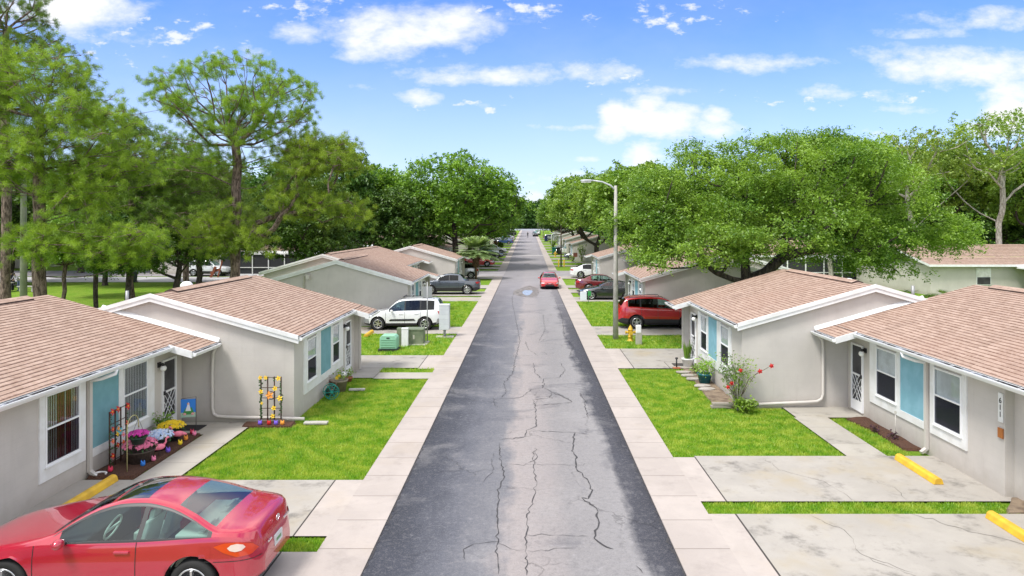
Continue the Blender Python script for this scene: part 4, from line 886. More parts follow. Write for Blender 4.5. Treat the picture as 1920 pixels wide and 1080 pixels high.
# --- darker sparse pine top behind it at the corner
Y = 46; x0 = (10-990)*Y/1280
t = thing_tree('pine_tree', (x0, Y, 0), 'dark thin-crowned pine rising into the top left corner', group='pines in the park')
make_pine([E_(5, 50, 85, 90, Y, x0, Y), E_(70, 115, 90, 50, Y, x0, Y), E_(-40, 160, 110, 80, Y, x0, Y)], 19, .3, 210, 5, 80, .28, .017, 31, parent=t, shell=.85, leafm=LEAF_PINE_BACK, clus=.40)
Y = 45; x0 = (245-990)*Y/1280
t = thing_tree('pine_tree', (x0, Y, 0), 'olive green pine filling the gap between the two big pines', group='pines in the park')
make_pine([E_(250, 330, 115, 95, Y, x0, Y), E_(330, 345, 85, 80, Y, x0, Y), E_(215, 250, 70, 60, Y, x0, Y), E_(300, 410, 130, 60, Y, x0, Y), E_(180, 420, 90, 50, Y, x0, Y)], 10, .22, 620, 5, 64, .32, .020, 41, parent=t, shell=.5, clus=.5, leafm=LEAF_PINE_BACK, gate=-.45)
Y = 52; x0 = (350-990)*Y/1280
t = thing_tree('pine_tree', (x0, Y, 0), 'rounded pine directly left of the tall open pine, further back', group='pines in the park')
make_pine([E_(360, 350, 90, 85, Y, x0, Y), E_(390, 410, 100, 50, Y, x0, Y)], 9, .22, 400, 5, 56, .36, .024, 43, parent=t, shell=.5, clus=.6, leafm=LEAF_PINE_BACK)
# --- small park trees with visible trunks
for i, (px, Y, top, rx, ry, cy, lab, lm, r0) in enumerate((
    (120, 40, 400, 55, 45, 450, 'slim tree with yellowish foliage just right of the thick pine trunk', LEAF_OAK, .16),
    (178, 42, 400, 75, 60, 445, 'small dark round tree with the two trunks seen above the near roof', LEAF_SHADE, .19),
    (236, 37, 440, 60, 42, 465, 'slightly leaning small tree in front of the dark park oaks', LEAF_SHADE, .2),
    (330, 47, 380, 85, 75, 445, 'dark low oak with a forked trunk on the lawn behind the second roof', LEAF_SHADE, .28),
    (180, 56, 400, 60, 40, 455, 'small shaded tree furthest back on the park lawn', LEAF_SHADE, .2),
    )):
    x0 = (px-990)*Y/1280; t = thing_tree('park_tree', (x0, Y, 0), lab, group='small trees in the park')
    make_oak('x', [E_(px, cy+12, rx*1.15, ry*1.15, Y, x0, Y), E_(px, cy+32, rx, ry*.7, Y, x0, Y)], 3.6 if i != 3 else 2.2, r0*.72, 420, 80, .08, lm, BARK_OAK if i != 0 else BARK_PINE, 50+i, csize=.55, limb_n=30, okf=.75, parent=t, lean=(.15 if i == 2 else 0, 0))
# --- oak mass at the back of the park: shared kinds
def mesh_kind(name, ells, th, r0, ncl, per, leaf, lm, bm_, seed, csize):
    root = empty(name); make_oak(name, ells, th, r0, ncl, per, leaf, lm, bm_, seed, csize, 40, parent=root); return root
used = {}
K = {}
K['oakA'] = lambda: mesh_kind('oak_tree', [(0, 0, 8.5, 7.5, 7, 5.5), (-3.5, 0, 7, 5, 5, 3.8), (4, 0, 7.5, 5, 5, 4)], 3, .38, 900, 64, .19, LEAF_OAK, BARK_OAK, 61, 1.15)
K['oakD'] = lambda: mesh_kind('oak_tree', [(0, 0, 8.5, 7.5, 7, 5.5), (-3.5, 0, 6.6, 5, 5, 3.8), (4, 0, 7.2, 5, 5, 4), (0, -2, 5.2, 6.5, 4, 2.5)], 3, .38, 1000, 64, .19, LEAF_DARK, BARK_OAK, 66, 1.1)
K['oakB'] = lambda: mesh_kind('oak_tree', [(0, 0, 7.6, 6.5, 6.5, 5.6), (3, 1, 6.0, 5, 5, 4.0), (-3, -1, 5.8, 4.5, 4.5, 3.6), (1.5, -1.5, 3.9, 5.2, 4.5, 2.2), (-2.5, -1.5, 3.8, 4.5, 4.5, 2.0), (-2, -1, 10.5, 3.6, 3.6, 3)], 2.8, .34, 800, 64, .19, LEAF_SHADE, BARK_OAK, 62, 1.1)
K['oakC'] = lambda: mesh_kind('oak_tree', [(0, 0, 7.5, 6, 6, 4.8), (-2.5, 0, 9.5, 3.5, 3.5, 3), (3, 0, 7, 3.8, 3.8, 3.2)], 2.6, .3, 720, 64, .19, LEAF_OAK, BARK_OAK, 63, 1.05)
K['pale'] = lambda: mesh_kind('pale_tree', [(0, 0, 12.5, 5, 5, 2.6), (-2.5, 0, 9.8, 4, 4, 2.2), (3, 0, 10.3, 3.6, 3.6, 2.4)], 5.5, .26, 330, 50, .13, LEAF_PALE, BARK_PALE, 64, .8)
def plant(kind, x, y, sx, sz, rz, label, group, name=None):
    if kind not in used: o = K[kind](); used[kind] = o
    else: o = copy_tree(used[kind])
    o.location = (x, y, gz(y)); o.rotation_euler = (0, 0, rz); o.scale = (sx, sx, sz); tag(o, label, 'tree', group); return o
GR = 'oaks lining the street'; GP = 'trees behind the park'; GB = 'trees behind the right-hand houses'
# left of the street
plant('oakD', -9.6, 90, 1.08, 1.10, .3, 'broad dark-trunked oak arching toward the road behind the left front row', GR)
plant('oakC', -20.5, 93, 1.0, 1.10, 1.3, 'lighter oak left of the broad street oak, its top against the sky', GP)
plant('oakB', -25, 84, .95, 1.22, 2.1, 'tall thin-topped oak just right of the open pine', GP)
plant('oakB', -16, 86, .8, .8, .9, 'low dark oak filling the shade left of the broad street oak', GP)
plant('oakB', -33, 88, 1.1, 1.05, 3.1, 'dark oak behind the open pine crown', GP)
plant('oakA', -44, 92, 1.1, 1.0, .7, 'oak behind the black screened porch', GP)
plant('oakB', -55, 84, 1.1, 1.05, 4.1, 'dark oak behind the low park oak, left of the open pine', GP)
plant('oakB', -66, 90, 1.15, 1.1, 5.1, 'dark oak behind the olive pine', GP)
plant('oakC', -78, 95, 1.2, 1.1, .2, 'oak above the white house at the far left', GP)
plant('oakA', -92, 88, 1.1, 1.0, 1.9, 'leftmost oak behind the park', GP)
for i, (y, x, k, s1) in enumerate(((108, -9.2, 'oakD', .85), (124, -9.5, 'oakD', .85), (141, -9, 'oakB', .85), (160, -9.2, 'oakC', .9), (182, -9.5, 'oakA', .85), (208, -9.4, 'oakC', .85), (240, -10, 'oakA', .85), (280, -10, 'oakB', .8))):
    plant(k, x, y, s1, s1*(.98 if y < 200 else .9), i*1.7, 'street oak on the left beyond the side street, number %s counting away from the viewer' % ('one two three four five six seven eight'.split()[i]), GR)
plant('oakB', -22.5, 68, .72, .86, 2.6, 'dark oak between the tall open pine and the left front row', GP)
plant('oakB', -32.5, 67.5, .8, .86, 3.7, 'dark oak on the park lawn directly left of the open pine trunk', GP)
plant('oakC', -41.5, 67, .8, .84, 5.0, 'oak on the park lawn behind the small dark trees', GP)
plant('oakB', -51.5, 68, .85, .9, .6, 'dark oak on the park lawn behind the thick pine trunk', GP)
# right of the street
for i, (y, x, k, s1, s2) in enumerate(((60, 10.6, 'oakC', .84, .86), (80, 12.2, 'oakC', 1.05, 1.04), (98, 9.8, 'oakA', .92, .94), (116, 9.4, 'oakC', 1.0, 1.1), (136, 9.2, 'oakA', .85, .95), (158, 9.2, 'oakC', .9, .9), (184, 9.6, 'oakA', .85, .85), (214, 9.6, 'oakB', .85, .85), (250, 10, 'oakA', .85, .8), (290, 10, 'oakC', .9, .8))):
    plant(k, x, y, s1, s2, i*2.3, 'street oak on the right behind the tall lamp, number %s counting away from the viewer' % ('one two three four five six seven eight nine ten'.split()[i]), GR)
# behind the right-hand houses
plant('pale', 38.5, 68, 1.0, 1.02, .4, 'pale tree with several white stems and sparse crown above the big oak', GB)
plant('pale', 45.5, 66, 1.0, 1.12, 2.2, 'tall pale tree with a leaning white trunk at the right', GB)
plant('pale', 31, 70, .9, .98, 3.6, 'thin pale tree just right of the big oak top', GB)
plant('oakB', 50, 88, 1.15, 1.2, .4, 'dark tree behind the long pale house at the right', GB)
plant('oakB', 41, 92, 1.2, 1.15, 1.4, 'dark tree behind the white-stemmed tree', GB)
plant('oakB', 63, 90, 1.2, 1.25, 2.4, 'dark tree behind the leaning white trunk', GB)
plant('oakC', 52.5, 70, .75, 1.08, .9, 'feathery green tree at the right edge behind the long pale house', GB)
plant('oakB', 74, 92, 1.1, 1.05, 3.4, 'rightmost dark tree at the frame edge', GB)
plant('oakC', 37.5, 78, .85, 1.12, 1.1, 'full green tree behind the white-stemmed tree at the right', GB)
plant('oakC', 47, 77, .8, 1.2, 2.1, 'full green tree left of the leaning white trunk', GB)
plant('oakC', 57.5, 74, .8, 1.25, 3.1, 'tall green tree above the roof at the right edge', GB)
plant('oakC', 30, 95, 1.0, 1.0, 4.4, 'tree between the big oak and the back street', GB)
plant('oakA', 20, 104, 1.0, .9, 5.4, 'tree behind the set-back house on the right', GB)
# --- the big live oak on the right
Y = 36; x0 = 11.6
t = thing_tree('oak_tree', (x0, Y, 0), 'huge spreading live oak overhanging the roofs on the right', group=GR)
X_ = lambda px, dy=0: (px-990)*(Y+dy)/1280-x0
BO = [E_(1480, 330, 185, 75, Y, x0, Y), E_(1330, 370, 150, 85, Y, x0, Y, 0), E_(1600, 370, 150, 95, Y, x0, Y), E_(1250, 430, 100, 60, Y, x0, Y, -.5), E_(1440, 410, 170, 85, Y, x0, Y, -1.5), E_(1570, 310, 110, 55, Y, x0, Y, 1), E_(1720, 440, 95, 55, Y, x0, Y), E_(1640, 455, 90, 62, Y, x0, Y, -1), E_(1195, 440, 55, 50, Y, x0, Y), E_(1310, 465, 130, 45, Y, x0, Y, -2), E_(1290, 485, 110, 25, Y, x0, Y, -2.5), E_(1425, 450, 130, 40, Y, x0, Y, -3), E_(1560, 480, 100, 36, Y, x0, Y, -1), E_(1650, 500, 75, 36, Y, x0, Y), E_(1750, 465, 60, 34, Y, x0, Y), E_(1315, 298, 55, 32, Y, x0, Y), E_(1400, 275, 48, 26, Y, x0, Y, 1), E_(1500, 262, 50, 24, Y, x0, Y), E_(1560, 262, 36, 22, Y, x0, Y), E_(1220, 380, 60, 40, Y, x0, Y)]
BO = [(e[0], e[1], e[2], e[3], min(e[4], 5.0), e[5]) for e in BO]
make_oak('x', BO, 2.9, .40, 2200, 135, .072, LEAF_OAK, BARK_OAK, 77, csize=.62, limb_n=150, stray=.2, gate=-.5, parent=t, flat=.5, drop=.9)
# --- low palm-like shrub, palm tree
def fan_palm(loc, h, label, name='palm_tree', cat='palm', fr=26, fl=1.5, lm=LEAF_PALM, r=.22, boots=True, droop=.5, seed=1):
    rs = np.random.RandomState(seed); root = empty(name, loc, 0, label, cat)
    mb = MB()
    if boots:
        mb.tube([(0, 0, -.1), (0, 0, h*.38), (0, 0, h*.5), (0, 0, h*.8), (0, 0, h)], [r*.8, r*.8, r*1.7, r*1.9, r*1.0], 10)
        for i in range(70):
            a = i*2.4; z = h*(.42+.52*i/70); rr = r*1.5; c = Vector((cos(a)*rr, sin(a)*rr, z)); mb.bar(c, c+Vector((cos(a)*.22, sin(a)*.22, .25)), .10, .04)
    else: mb.tube([(0, 0, -.1), (0, 0, h)], [r, r*.8], 8)
    mb.build('trunk', m_bark('palm_boots', (.07, .045, .03), (.26, .17, .11)), root, recalc=False)
    V = []
    for i in range(fr):
        a = rs.uniform(0, 2*pi); e = rs.uniform(-.15, 1.25); d = np.array([cos(a)*cos(e), sin(a)*cos(e), sin(e)]); up = np.array([0, 0, 1.])
        side = np.cross(d, up); side /= np.linalg.norm(side)+1e-9
        for k in range(9):
            f = .35+.65*k/8; c = np.array([0, 0, h])+d*fl*f-up*droop*fl*f*f*.5
            for sg in (-1, 1):
                v = side*sg*.75+d*.75-up*.25; v /= np.linalg.norm(v); L = fl*.42*(1.15-.5*f); w = np.cross(v, up); w = w/(np.linalg.norm(w)+1e-9)*(.10 if fl > 1.9 else .035)
                V += [c-w, c+w, c+v*L-up*.12*L]
        c0 = np.array([0, 0, h]); w = side*.02; V += [c0-w, c0+w, c0+d*fl*.9-up*droop*fl*.4]
    np_mesh('crown', np.array(V), 3, lm, root); return root
fan_palm((-5.65, 74.2, 0), 3.0, 'palm with shaggy brown boots and pale fronds in front of the silver hatchback', fr=110, fl=2.25, r=.15, seed=3)
for i, (x, y, lab) in enumerate(((20.2, 36, 'low bright green palm clump behind the right-hand ridge'), (22.2, 35.5, 'second low palm clump beside the roof pipe on the right'))):
    fan_palm((x, y, 0), 1.6, lab, 'palm_shrub', 'palm', 34, 1.7, LEAF_OAK, .1, False, .9, 9+i)
# --- far wood closing the horizon
def wood_mass(seed, rects, n, per, leaf, m):
    rs = np.random.RandomState(seed); out = []
    for (xa, xb, ya, yb, h) in rects:
        for _ in range(n):
            x = rs.uniform(xa, xb); y = rs.uniform(ya, yb); hh = h*rs.uniform(.7, 1.15); r = rs.uniform(3.5, 6.5); g0 = gz(y)
            d = rand_dirs(rs, per); rr = rs.uniform(.6, 1.08, (per, 1)); p = d*rr*np.array([r, r, hh*.55])+np.array([x, y, g0+hh*.48])
            out.append(p)
    return leaf_quads(rs, np.concatenate(out), leaf, .3)
tag(np_mesh('far_wood', wood_mass(5, [(-75, 75, 388, 396, 15), (-22, 22, 388, 392, 14)], 60, 800, .9, None), 4, LEAF_FAR), 'distant dark wood closing the far end of the street', 'wood', kind='stuff')
tag(np_mesh('far_wood', wood_mass(6, [(-190, -26, 118, 150, 12.5), (26, 190, 112, 150, 14), (-40, -18, 130, 330, 12.5), (18, 40, 130, 330, 12.5)], 62, 700, .45, None), 4, LEAF_FAR), 'mass of distant trees behind the houses on both sides', 'wood', kind='stuff')
# ------------------------------------------------------------------ vehicles
def interp(T, x):
    """monotone smooth interpolation through control points"""
    n = len(T)
    if x <= T[0][0]: return T[0][1]
    if x >= T[-1][0]: return T[-1][1]
    for i in range(n-1):
        if T[i][0] <= x <= T[i+1][0]: break
    def sl(j): return (T[j+1][1]-T[j][1])/(T[j+1][0]-T[j][0])
    def tan_(j):
        if j == 0: return sl(0)
        if j == n-1: return sl(n-2)
        a, b = sl(j-1), sl(j)
        return 0 if a*b <= 0 else 2*a*b/(a+b)
    h = T[i+1][0]-T[i][0]; t = (x-T[i][0])/h; m0, m1 = tan_(i)*h, tan_(i+1)*h
    return (2*t**3-3*t*t+1)*T[i][1]+(t**3-2*t*t+t)*m0+(-2*t**3+3*t*t)*T[i+1][1]+(t**3-t*t)*m1
def paint(name, c, rough=.28, metal=.0):
    m = mat(name, c, rough, metal, coat=1.0); nt = m.node_tree
    P(m).inputs['Coat IOR'].default_value = 1.75; return m
CAR = {
 'coupe': dict(L=4.72, W=1.82, T=[(0,.52),(.05,.60),(.25,.70),(.9,.84),(1.45,.94),(1.66,.99),(2.0,1.19),(2.35,1.345),(2.65,1.41),(2.95,1.42),(3.3,1.375),(3.7,1.25),(4.08,1.09),(4.25,1.055),(4.48,1.04),(4.62,1.015),(4.69,.90),(4.72,.62)],
    B=[(0,.46),(.25,.60),(.9,.76),(1.6,.885),(3.0,.93),(4.1,.985),(4.48,.95),(4.64,.85),(4.72,.55)], fw=1.08, rw=3.80, wr=.335, zb=.21, cowl=1.68, head=2.40, rg=(3.44, 4.06), side=[(1.86, 2.98), (3.05, 4.0)], tum=.62, doors=[1.52, 3.0], sunroof=(2.46, 2.94), roofin=.17),
 'sedan': dict(L=4.75, W=1.80, T=[(0,.52),(.05,.62),(.25,.72),(.8,.86),(1.25,.94),(1.45,.99),(1.8,1.2),(2.15,1.37),(2.5,1.44),(2.9,1.45),(3.3,1.41),(3.7,1.29),(4.08,1.12),(4.3,1.08),(4.62,1.06),(4.71,.92),(4.75,.6)],
    B=[(0,.45),(.25,.62),(.9,.78),(1.5,.88),(3.0,.92),(4.1,.98),(4.6,.95),(4.75,.5)], fw=.92, rw=3.65, wr=.33, zb=.2, cowl=1.47, head=2.2, rg=(3.45, 4.1), side=[(1.62, 2.5), (2.56, 3.42), ], tum=.55, doors=[1.42, 2.53, 3.4], roofin=.15),
 'suv': dict(L=4.25, W=1.76, T=[(0,.62),(.05,.78),(.25,.90),(.8,1.0),(1.1,1.04),(1.25,1.08),(1.55,1.36),(1.85,1.58),(2.2,1.66),(3.0,1.69),(3.7,1.66),(3.95,1.58),(4.1,1.3),(4.18,1.05),(4.22,.8),(4.25,.55)],
    B=[(0,.55),(.25,.76),(.8,.9),(1.3,.97),(3.0,1.02),(3.9,1.05),(4.15,.98),(4.25,.5)], fw=.80, rw=3.29, wr=.345, zb=.26, cowl=1.27, head=1.86, rg=(3.93, 4.12), side=[(1.42, 2.2), (2.26, 3.02), (3.08, 3.78)], tum=.30, doors=[1.22, 2.23, 3.05], roofin=.12, clad=True, rails=True),
 'suv2': dict(L=4.57, W=1.85, T=[(0,.68),(.05,.85),(.25,.97),(.85,1.05),(1.1,1.08),(1.25,1.12),(1.6,1.4),(1.95,1.6),(2.4,1.69),(3.0,1.71),(3.7,1.66),(4.1,1.57),(4.3,1.30),(4.45,1.08),(4.53,.85),(4.57,.55)],
    B=[(0,.58),(.25,.80),(.8,.94),(1.3,1.02),(3.0,1.10),(3.9,1.16),(4.3,1.12),(4.57,.5)], fw=.90, rw=3.56, wr=.36, zb=.25, cowl=1.28, head=2.0, rg=(4.1, 4.36), side=[(1.5, 2.4), (2.46, 3.3), (3.38, 3.98)], tum=.40, doors=[1.28, 2.43, 3.3], roofin=.13, clad=True, rails=True),
 'hatch': dict(L=4.14, W=1.80, T=[(0,.6),(.05,.8),(.25,.94),(.7,1.04),(.95,1.08),(1.1,1.14),(1.4,1.42),(1.65,1.56),(2.1,1.61),(3.0,1.60),(3.7,1.55),(3.9,1.48),(4.02,1.15),(4.1,.8),(4.14,.5)],
    B=[(0,.55),(.25,.78),(.8,.94),(1.3,1.0),(3.0,1.06),(3.8,1.1),(4.14,.5)], fw=.78, rw=3.35, wr=.34, zb=.22, cowl=1.12, head=1.66, rg=(3.9, 4.04), side=[(1.28, 2.1), (2.16, 2.95), (3.0, 3.6)], tum=.28, doors=[1.1, 2.13, 2.98], roofin=.12),
 'pickup': dict(L=4.97, W=1.90, T=[(0,.68),(.05,.88),(.25,1.02),(.9,1.12),(1.2,1.16),(1.35,1.2),(1.75,1.5),(2.05,1.63),(2.5,1.69),(3.1,1.66),(3.4,1.56),(3.65,1.30),(3.8,1.16),(4.4,1.13),(4.88,1.12),(4.94,.9),(4.97,.6)],
    B=[(0,.6),(.25,.85),(.8,1.0),(1.3,1.07),(3.0,1.11),(3.9,1.12),(4.7,1.10),(4.97,.55)], fw=.95, rw=3.95, wr=.385, zb=.28, cowl=1.38, head=2.08, rg=(3.36, 3.64), side=[(1.62, 2.45), (2.52, 3.2)], tum=.42, doors=[1.36, 2.48, 3.25], roofin=.14, clad=True, bed=(3.85, 4.8)),
}
def car(label, kind, pm, loc, heading, cat='car', scale=1.06, group='cars parked at the houses', wheel='alloy', glass=None, inner=(.35, .33, .29), hi=False, name='parked_car', seats=True, front_lights=True, sills=True, clad=None, tailc=(.45, .01, .01)):
    S = CAR[kind]; L, W, Tp, Bp = S['L'], S['W'], S['T'], S['B']; glass = glass or CARGLASS
    root = empty(name, loc, heading, label, cat, group); root.scale = (scale,)*3
    xm = (S['fw']+S['rw'])/2
    PW = [(0,.60),(.06,.74),(.18,.86),(.45,.94),(.9,.985),(1.4,1),(L-1.3,1),(L-.7,.97),(L-.3,.90),(L-.12,.80),(L-.03,.68),(L,.58)]
    keys = set([S['cowl'], S['head'], *S['rg'], L, 0, S['fw'], S['rw']]+[q for p in S['side'] for q in p]+list(S.get('sunroof', ()))+list(S.get('bed', ())))
    for c_ in (S['fw'], S['rw']):
        for k in range(-9, 10): keys.add(c_+(S['wr']+.07)*sin(pi/2*k/9))
    xs = sorted(keys|set(np.linspace(0, L, int(L/.09))))
    xo = [xs[0]]
    hard = set([S['cowl'], S['head'], *S['rg'], L]+[q for p in S['side'] for q in p])
    for x in xs[1:]:
        if x-xo[-1] < .02:
            if x in hard: xo[-1] = x
        else: xo.append(x)
    xs = xo; ra = S['wr']+.07; NR = 15
    def sect(x):
        W2 = W/2*interp(PW, x); T = interp(Tp, x); B = min(interp(Bp, x), T-.012); zb = S['zb']+.10*max(0, 1-x/.5)**2+.14*max(0, 1-(L-x)/.55)**1.5
        za = zb
        for c_ in (S['fw'], S['rw']):
            d = abs(x-c_)
            if d < ra: za = max(za, S['wr']+sqrt(max(0, ra*ra-d*d)))
        za = min(za, B-.10)
        crown = .05 if S['cowl'] < x < S['rg'][1]+.1 else .035
        h = max(.004, T-B-crown); hf = min(1, h/.3)
        lv = [.30, .42, .56, .70, .80]; Hs = B-zb
        rows = [(W2-.13, za+.015), (W2*.985, za)]
        for k, f in enumerate((.18, .36, .55, .74, .90)):
            z = max(za+.004*k, zb+Hs*f); y = W2*((.99, 1.0, 1.0, .992, .975)[k]); rows.append((y, z))
        rows.append((W2*.955, B)); Wb = W2*.955
        ins = S['roofin']*hf
        for f in (.07, .5, .90, 1.0):
            rows.append((Wb-ins*f*.25-S['tum']*h*f, B+h*f))
        yr, zr_ = rows[-1]; ed = min(.12 if kind == 'coupe' else .07, yr*.3)
        rows += [(yr-ed, zr_+(T-zr_)*.5), (yr*.5, T-(T-zr_)*.14), (0, T)]
        if S.get('bed') and S['bed'][0] < x < S['bed'][1]: rows[-3] = (yr-.04, zr_); rows[-2] = (yr-.06, zr_-.38); rows[-1] = (0, zr_-.38)
        return rows
    G = [sect(x) for x in xs]; n = len(xs); NR = len(G[0])
    def Pt(i, j, sg, off=0.):
        y, z = G[i][j]; return (xs[i]-xm, sg*(y+off), z)
    body = MB(); parts = {'windshield': MB(), 'rear_window': MB(), 'side_window': [MB() for _ in S['side']]}; sideR = [MB() for _ in S['side']]; trim = MB(); 
    for sg in (-1, 1):
        for i in range(n-1):
            xa, xb = xs[i], xs[i+1]; xc = (xa+xb)/2
            for j in range(NR-1):
                q = [Pt(i, j, sg), Pt(i+1, j, sg), Pt(i+1, j+1, sg), Pt(i, j+1, sg)]
                if sg > 0: q = q[::-1]
                tgt = body; mi = 0
                if j in (8, 9):
                    for k, (sa, sb) in enumerate(S['side']):
                        if sa-1e-4 <= xa and xb <= sb+1e-4: tgt = (parts['side_window'] if sg < 0 else sideR)[k]
                    if tgt is body and S['side'][0][0]-.05 < xc < S['side'][-1][1]+.05: mi = 1
                elif j in (7, 10) and S['side'][0][0]-.06 < xc < S['side'][-1][1]+.06 and kind in ('coupe', 'sedan'): mi = 1
                elif j >= 11:
                    if j >= 12 or True:
                        if S['cowl']-1e-4 <= xa and xb <= S['head']+1e-4 and j >= 12: tgt = parts['windshield']
                        elif S['cowl']-1e-4 <= xa and xb <= S['head']+1e-4: mi = 0
                        elif S['rg'][0]-1e-4 <= xa and xb <= S['rg'][1]+1e-4 and j >= 12: tgt = parts['rear_window']
                    if S.get('sunroof') and S['sunroof'][0]-1e-4 <= xa and xb <= S['sunroof'][1]+.03 and j >= 12: mi = 2
                    if S.get('bed') and S['bed'][0]-.1 < xc < S['bed'][1]: mi = 1
                if (S.get('clad') or clad) and j <= (1 if kind == 'suv' else 2): mi = 1
                if not S.get('clad') and j == 0: mi = 1
                tgt.add(q, [(0, 1, 2, 3)], mi, True)
    for i, sgn in ((0, 1), (n-1, -1)):   # close the ends
        ring = [Pt(i, j, 1) for j in range(NR)]+[Pt(i, j, -1) for j in range(NR-1)][::-1]; body.add(ring, [tuple(range(len(ring)))])
    bo = body.build('body', [pm, BLACK, TINTGLASS if False else mat_sun], root, recalc=False)
    def merge(o):
        import bmesh
        bm = bmesh.new(); bm.from_mesh(o.data); bmesh.ops.remove_doubles(bm, verts=bm.verts[:], dist=.0008); bmesh.ops.recalc_face_normals(bm, faces=bm.faces[:]); bm.to_mesh(o.data); bm.free()
    merge(bo)
    for nm_ in ('windshield', 'rear_window'):
        if parts[nm_].f: merge(parts[nm_].build(nm_, glass if nm_ == 'windshield' else (REARG if hi else glass), root, recalc=False))
    for k in range(len(S['side'])):
        for mbx in (parts['side_window'][k], sideR[k]):
            if mbx.f: merge(mbx.build('side_window', (TINTGLASS if (k > 0 and kind in ('suv', 'suv2')) else glass), root, recalc=False))
    # interior, floor, seats
    mb = MB(); zt_ = interp(Bp, 2)-.06
    mb.box(S['fw']-.3-xm, S['rw']+.3-xm, -W/2+.24, W/2-.24, S['zb']-.02, .45, 0)
    mb.box(.3-xm, L-.3-xm, -W/2+.35, W/2-.35, S['zb'], .5, 0)
    mb.build('underbody', DARK, root)
    si = mat('car_interior', inner, .8) if (inner not in _int) else _int[inner]; _int[inner] = si
    mb = MB(); mb.box(S['cowl']+.0-xm, S['cowl']+.5-xm, -W/2+.2, W/2-.2, .5, zt_+.05, 1); 
    rows_ = [S['cowl']+1.15, S['cowl']+1.95]
    for r_i, xr in enumerate(rows_):
        if kind == 'pickup' and r_i == 1: xr -= .05
        for sy in (-.37, .37):
            mb.box(xr-.45-xm, xr+.05-xm, sy-.25, sy+.25, .42, .62, 0); hz = 0 if r_i == 0 else -.22; mb.obox((xr+.1-xm, sy, .85+hz*.6), (.06, 0, .015), (0, .24, 0), (.08, 0, .26), 0); mb.obox((xr+.18-xm, sy, 1.16+hz), (.04, 0, .01), (0, .12, 0), (.02, 0, .08), 0)
    mb.box(S['rg'][0]-.0-xm, S['rg'][1]+.0-xm, -W/2+.25, W/2-.25, .8, interp(Bp, S['rg'][0])-.02, 0) if kind in ('coupe', 'sedan') else None
    seat = mb.build('seats', [si, DARK], root, bevel=.02 if hi else 0)
    if hi:
        mb = MB(); c = Vector((S['cowl']+.68-xm, -.37, .93)); ax = Vector((.9, 0, -.42)).normalized(); u_ = Vector((0, 1, 0)); v_ = ax.cross(u_)
        mb.tube([c+(u_*cos(a)+v_*sin(a))*.18 for a in [2*pi*k/20 for k in range(21)]], .016, 6, cap=False); mb.bar(c-u_*.18, c+u_*.18, .03, .03); mb.build('steering_wheel', si, root)
    # wheels
    for (cx, ) in ((S['fw'],), (S['rw'],)):
        for sg in (-1, 1):
            y0 = sg*(W/2*.985-.115); w = .105; r = S['wr']
            we = bpy.data.objects.new('wheel', None); COL.objects.link(we); we.parent = root; we.location = (cx-xm, y0, r)
            mb = MB(); pr = [(r*.62, -w), (r*.93, -w), (r, -w*.72), (r, w*.72), (r*.93, w), (r*.66, w*1.02), (r*.64, w*.8)]
            mb.lathe([(a, b*sg) for a, b in pr], n=28 if hi else 20, axis='y'); mb.build('tyre', RUBBER, we, recalc=False)
            mb = MB(); d = sg*w; mb.lathe([(r*.64, d*.8), (r*.66, d*.98), (r*.60, d*.95), (r*.58, d*.5), (r*.15, d*.45), (0, d*.45)], n=24, axis='y', m=1)
            mb.lathe([(r*.665, d*.9), (r*.67, d*1.03), (r*.59, d*.98), (r*.585, d*.6)], n=28, axis='y', m=0)
            ns = {'coupe': 5, 'suv': 6, 'pickup': 8}.get(kind, 5)
            for k in range(ns):
                a = 2*pi*k/ns+.3; e = Vector((cos(a), 0, sin(a))); t_ = Vector((-sin(a), 0, cos(a)))
                ww = .17 if ns == 5 else .12
                for (s1, s2) in ((-.5, -1.0), (.5, 1.0)) if kind != 'coupe' else ((0, 0),):
                    p0 = e*r*.08+t_*r*ww*.35*s1+Vector((0, d*.92, 0)); p1 = e*r*.6+t_*r*ww*.9*s2*.6+Vector((0, d*.96, 0)); mb.bar(p0, p1, r*(ww if kind == 'coupe' else ww*.5), r*.08, 0)
            mb.lathe([(0, d*1.0), (r*.13, d*.98), (r*.16, d*.8)], n=12, axis='y', m=0)
            mb.build('rim', [ALLOY if wheel == 'alloy' else WHITE, BLACK], we, recalc=False)
        mb = MB(); mb.lathe([(S['wr']+.065, -W/2+.16), (S['wr']+.065, W/2-.16)], (cx-xm, 0, S['wr']), 24, axis='y'); mb.build('wheel_housing', DARK, root, recalc=False)
    # surface helpers for lamps, lines
    def srow(x, z):
        rows = sect(min(max(x, 0), L)); pr_ = rows[1:12]
        for a, b in zip(pr_, pr_[1:]):
            if a[1] <= z <= b[1]+1e-6 and b[1] > a[1]: return a[0]+(b[0]-a[0])*(z-a[1])/(b[1]-a[1])
        return pr_[0][0] if z < pr_[0][1] else pr_[-1][0]
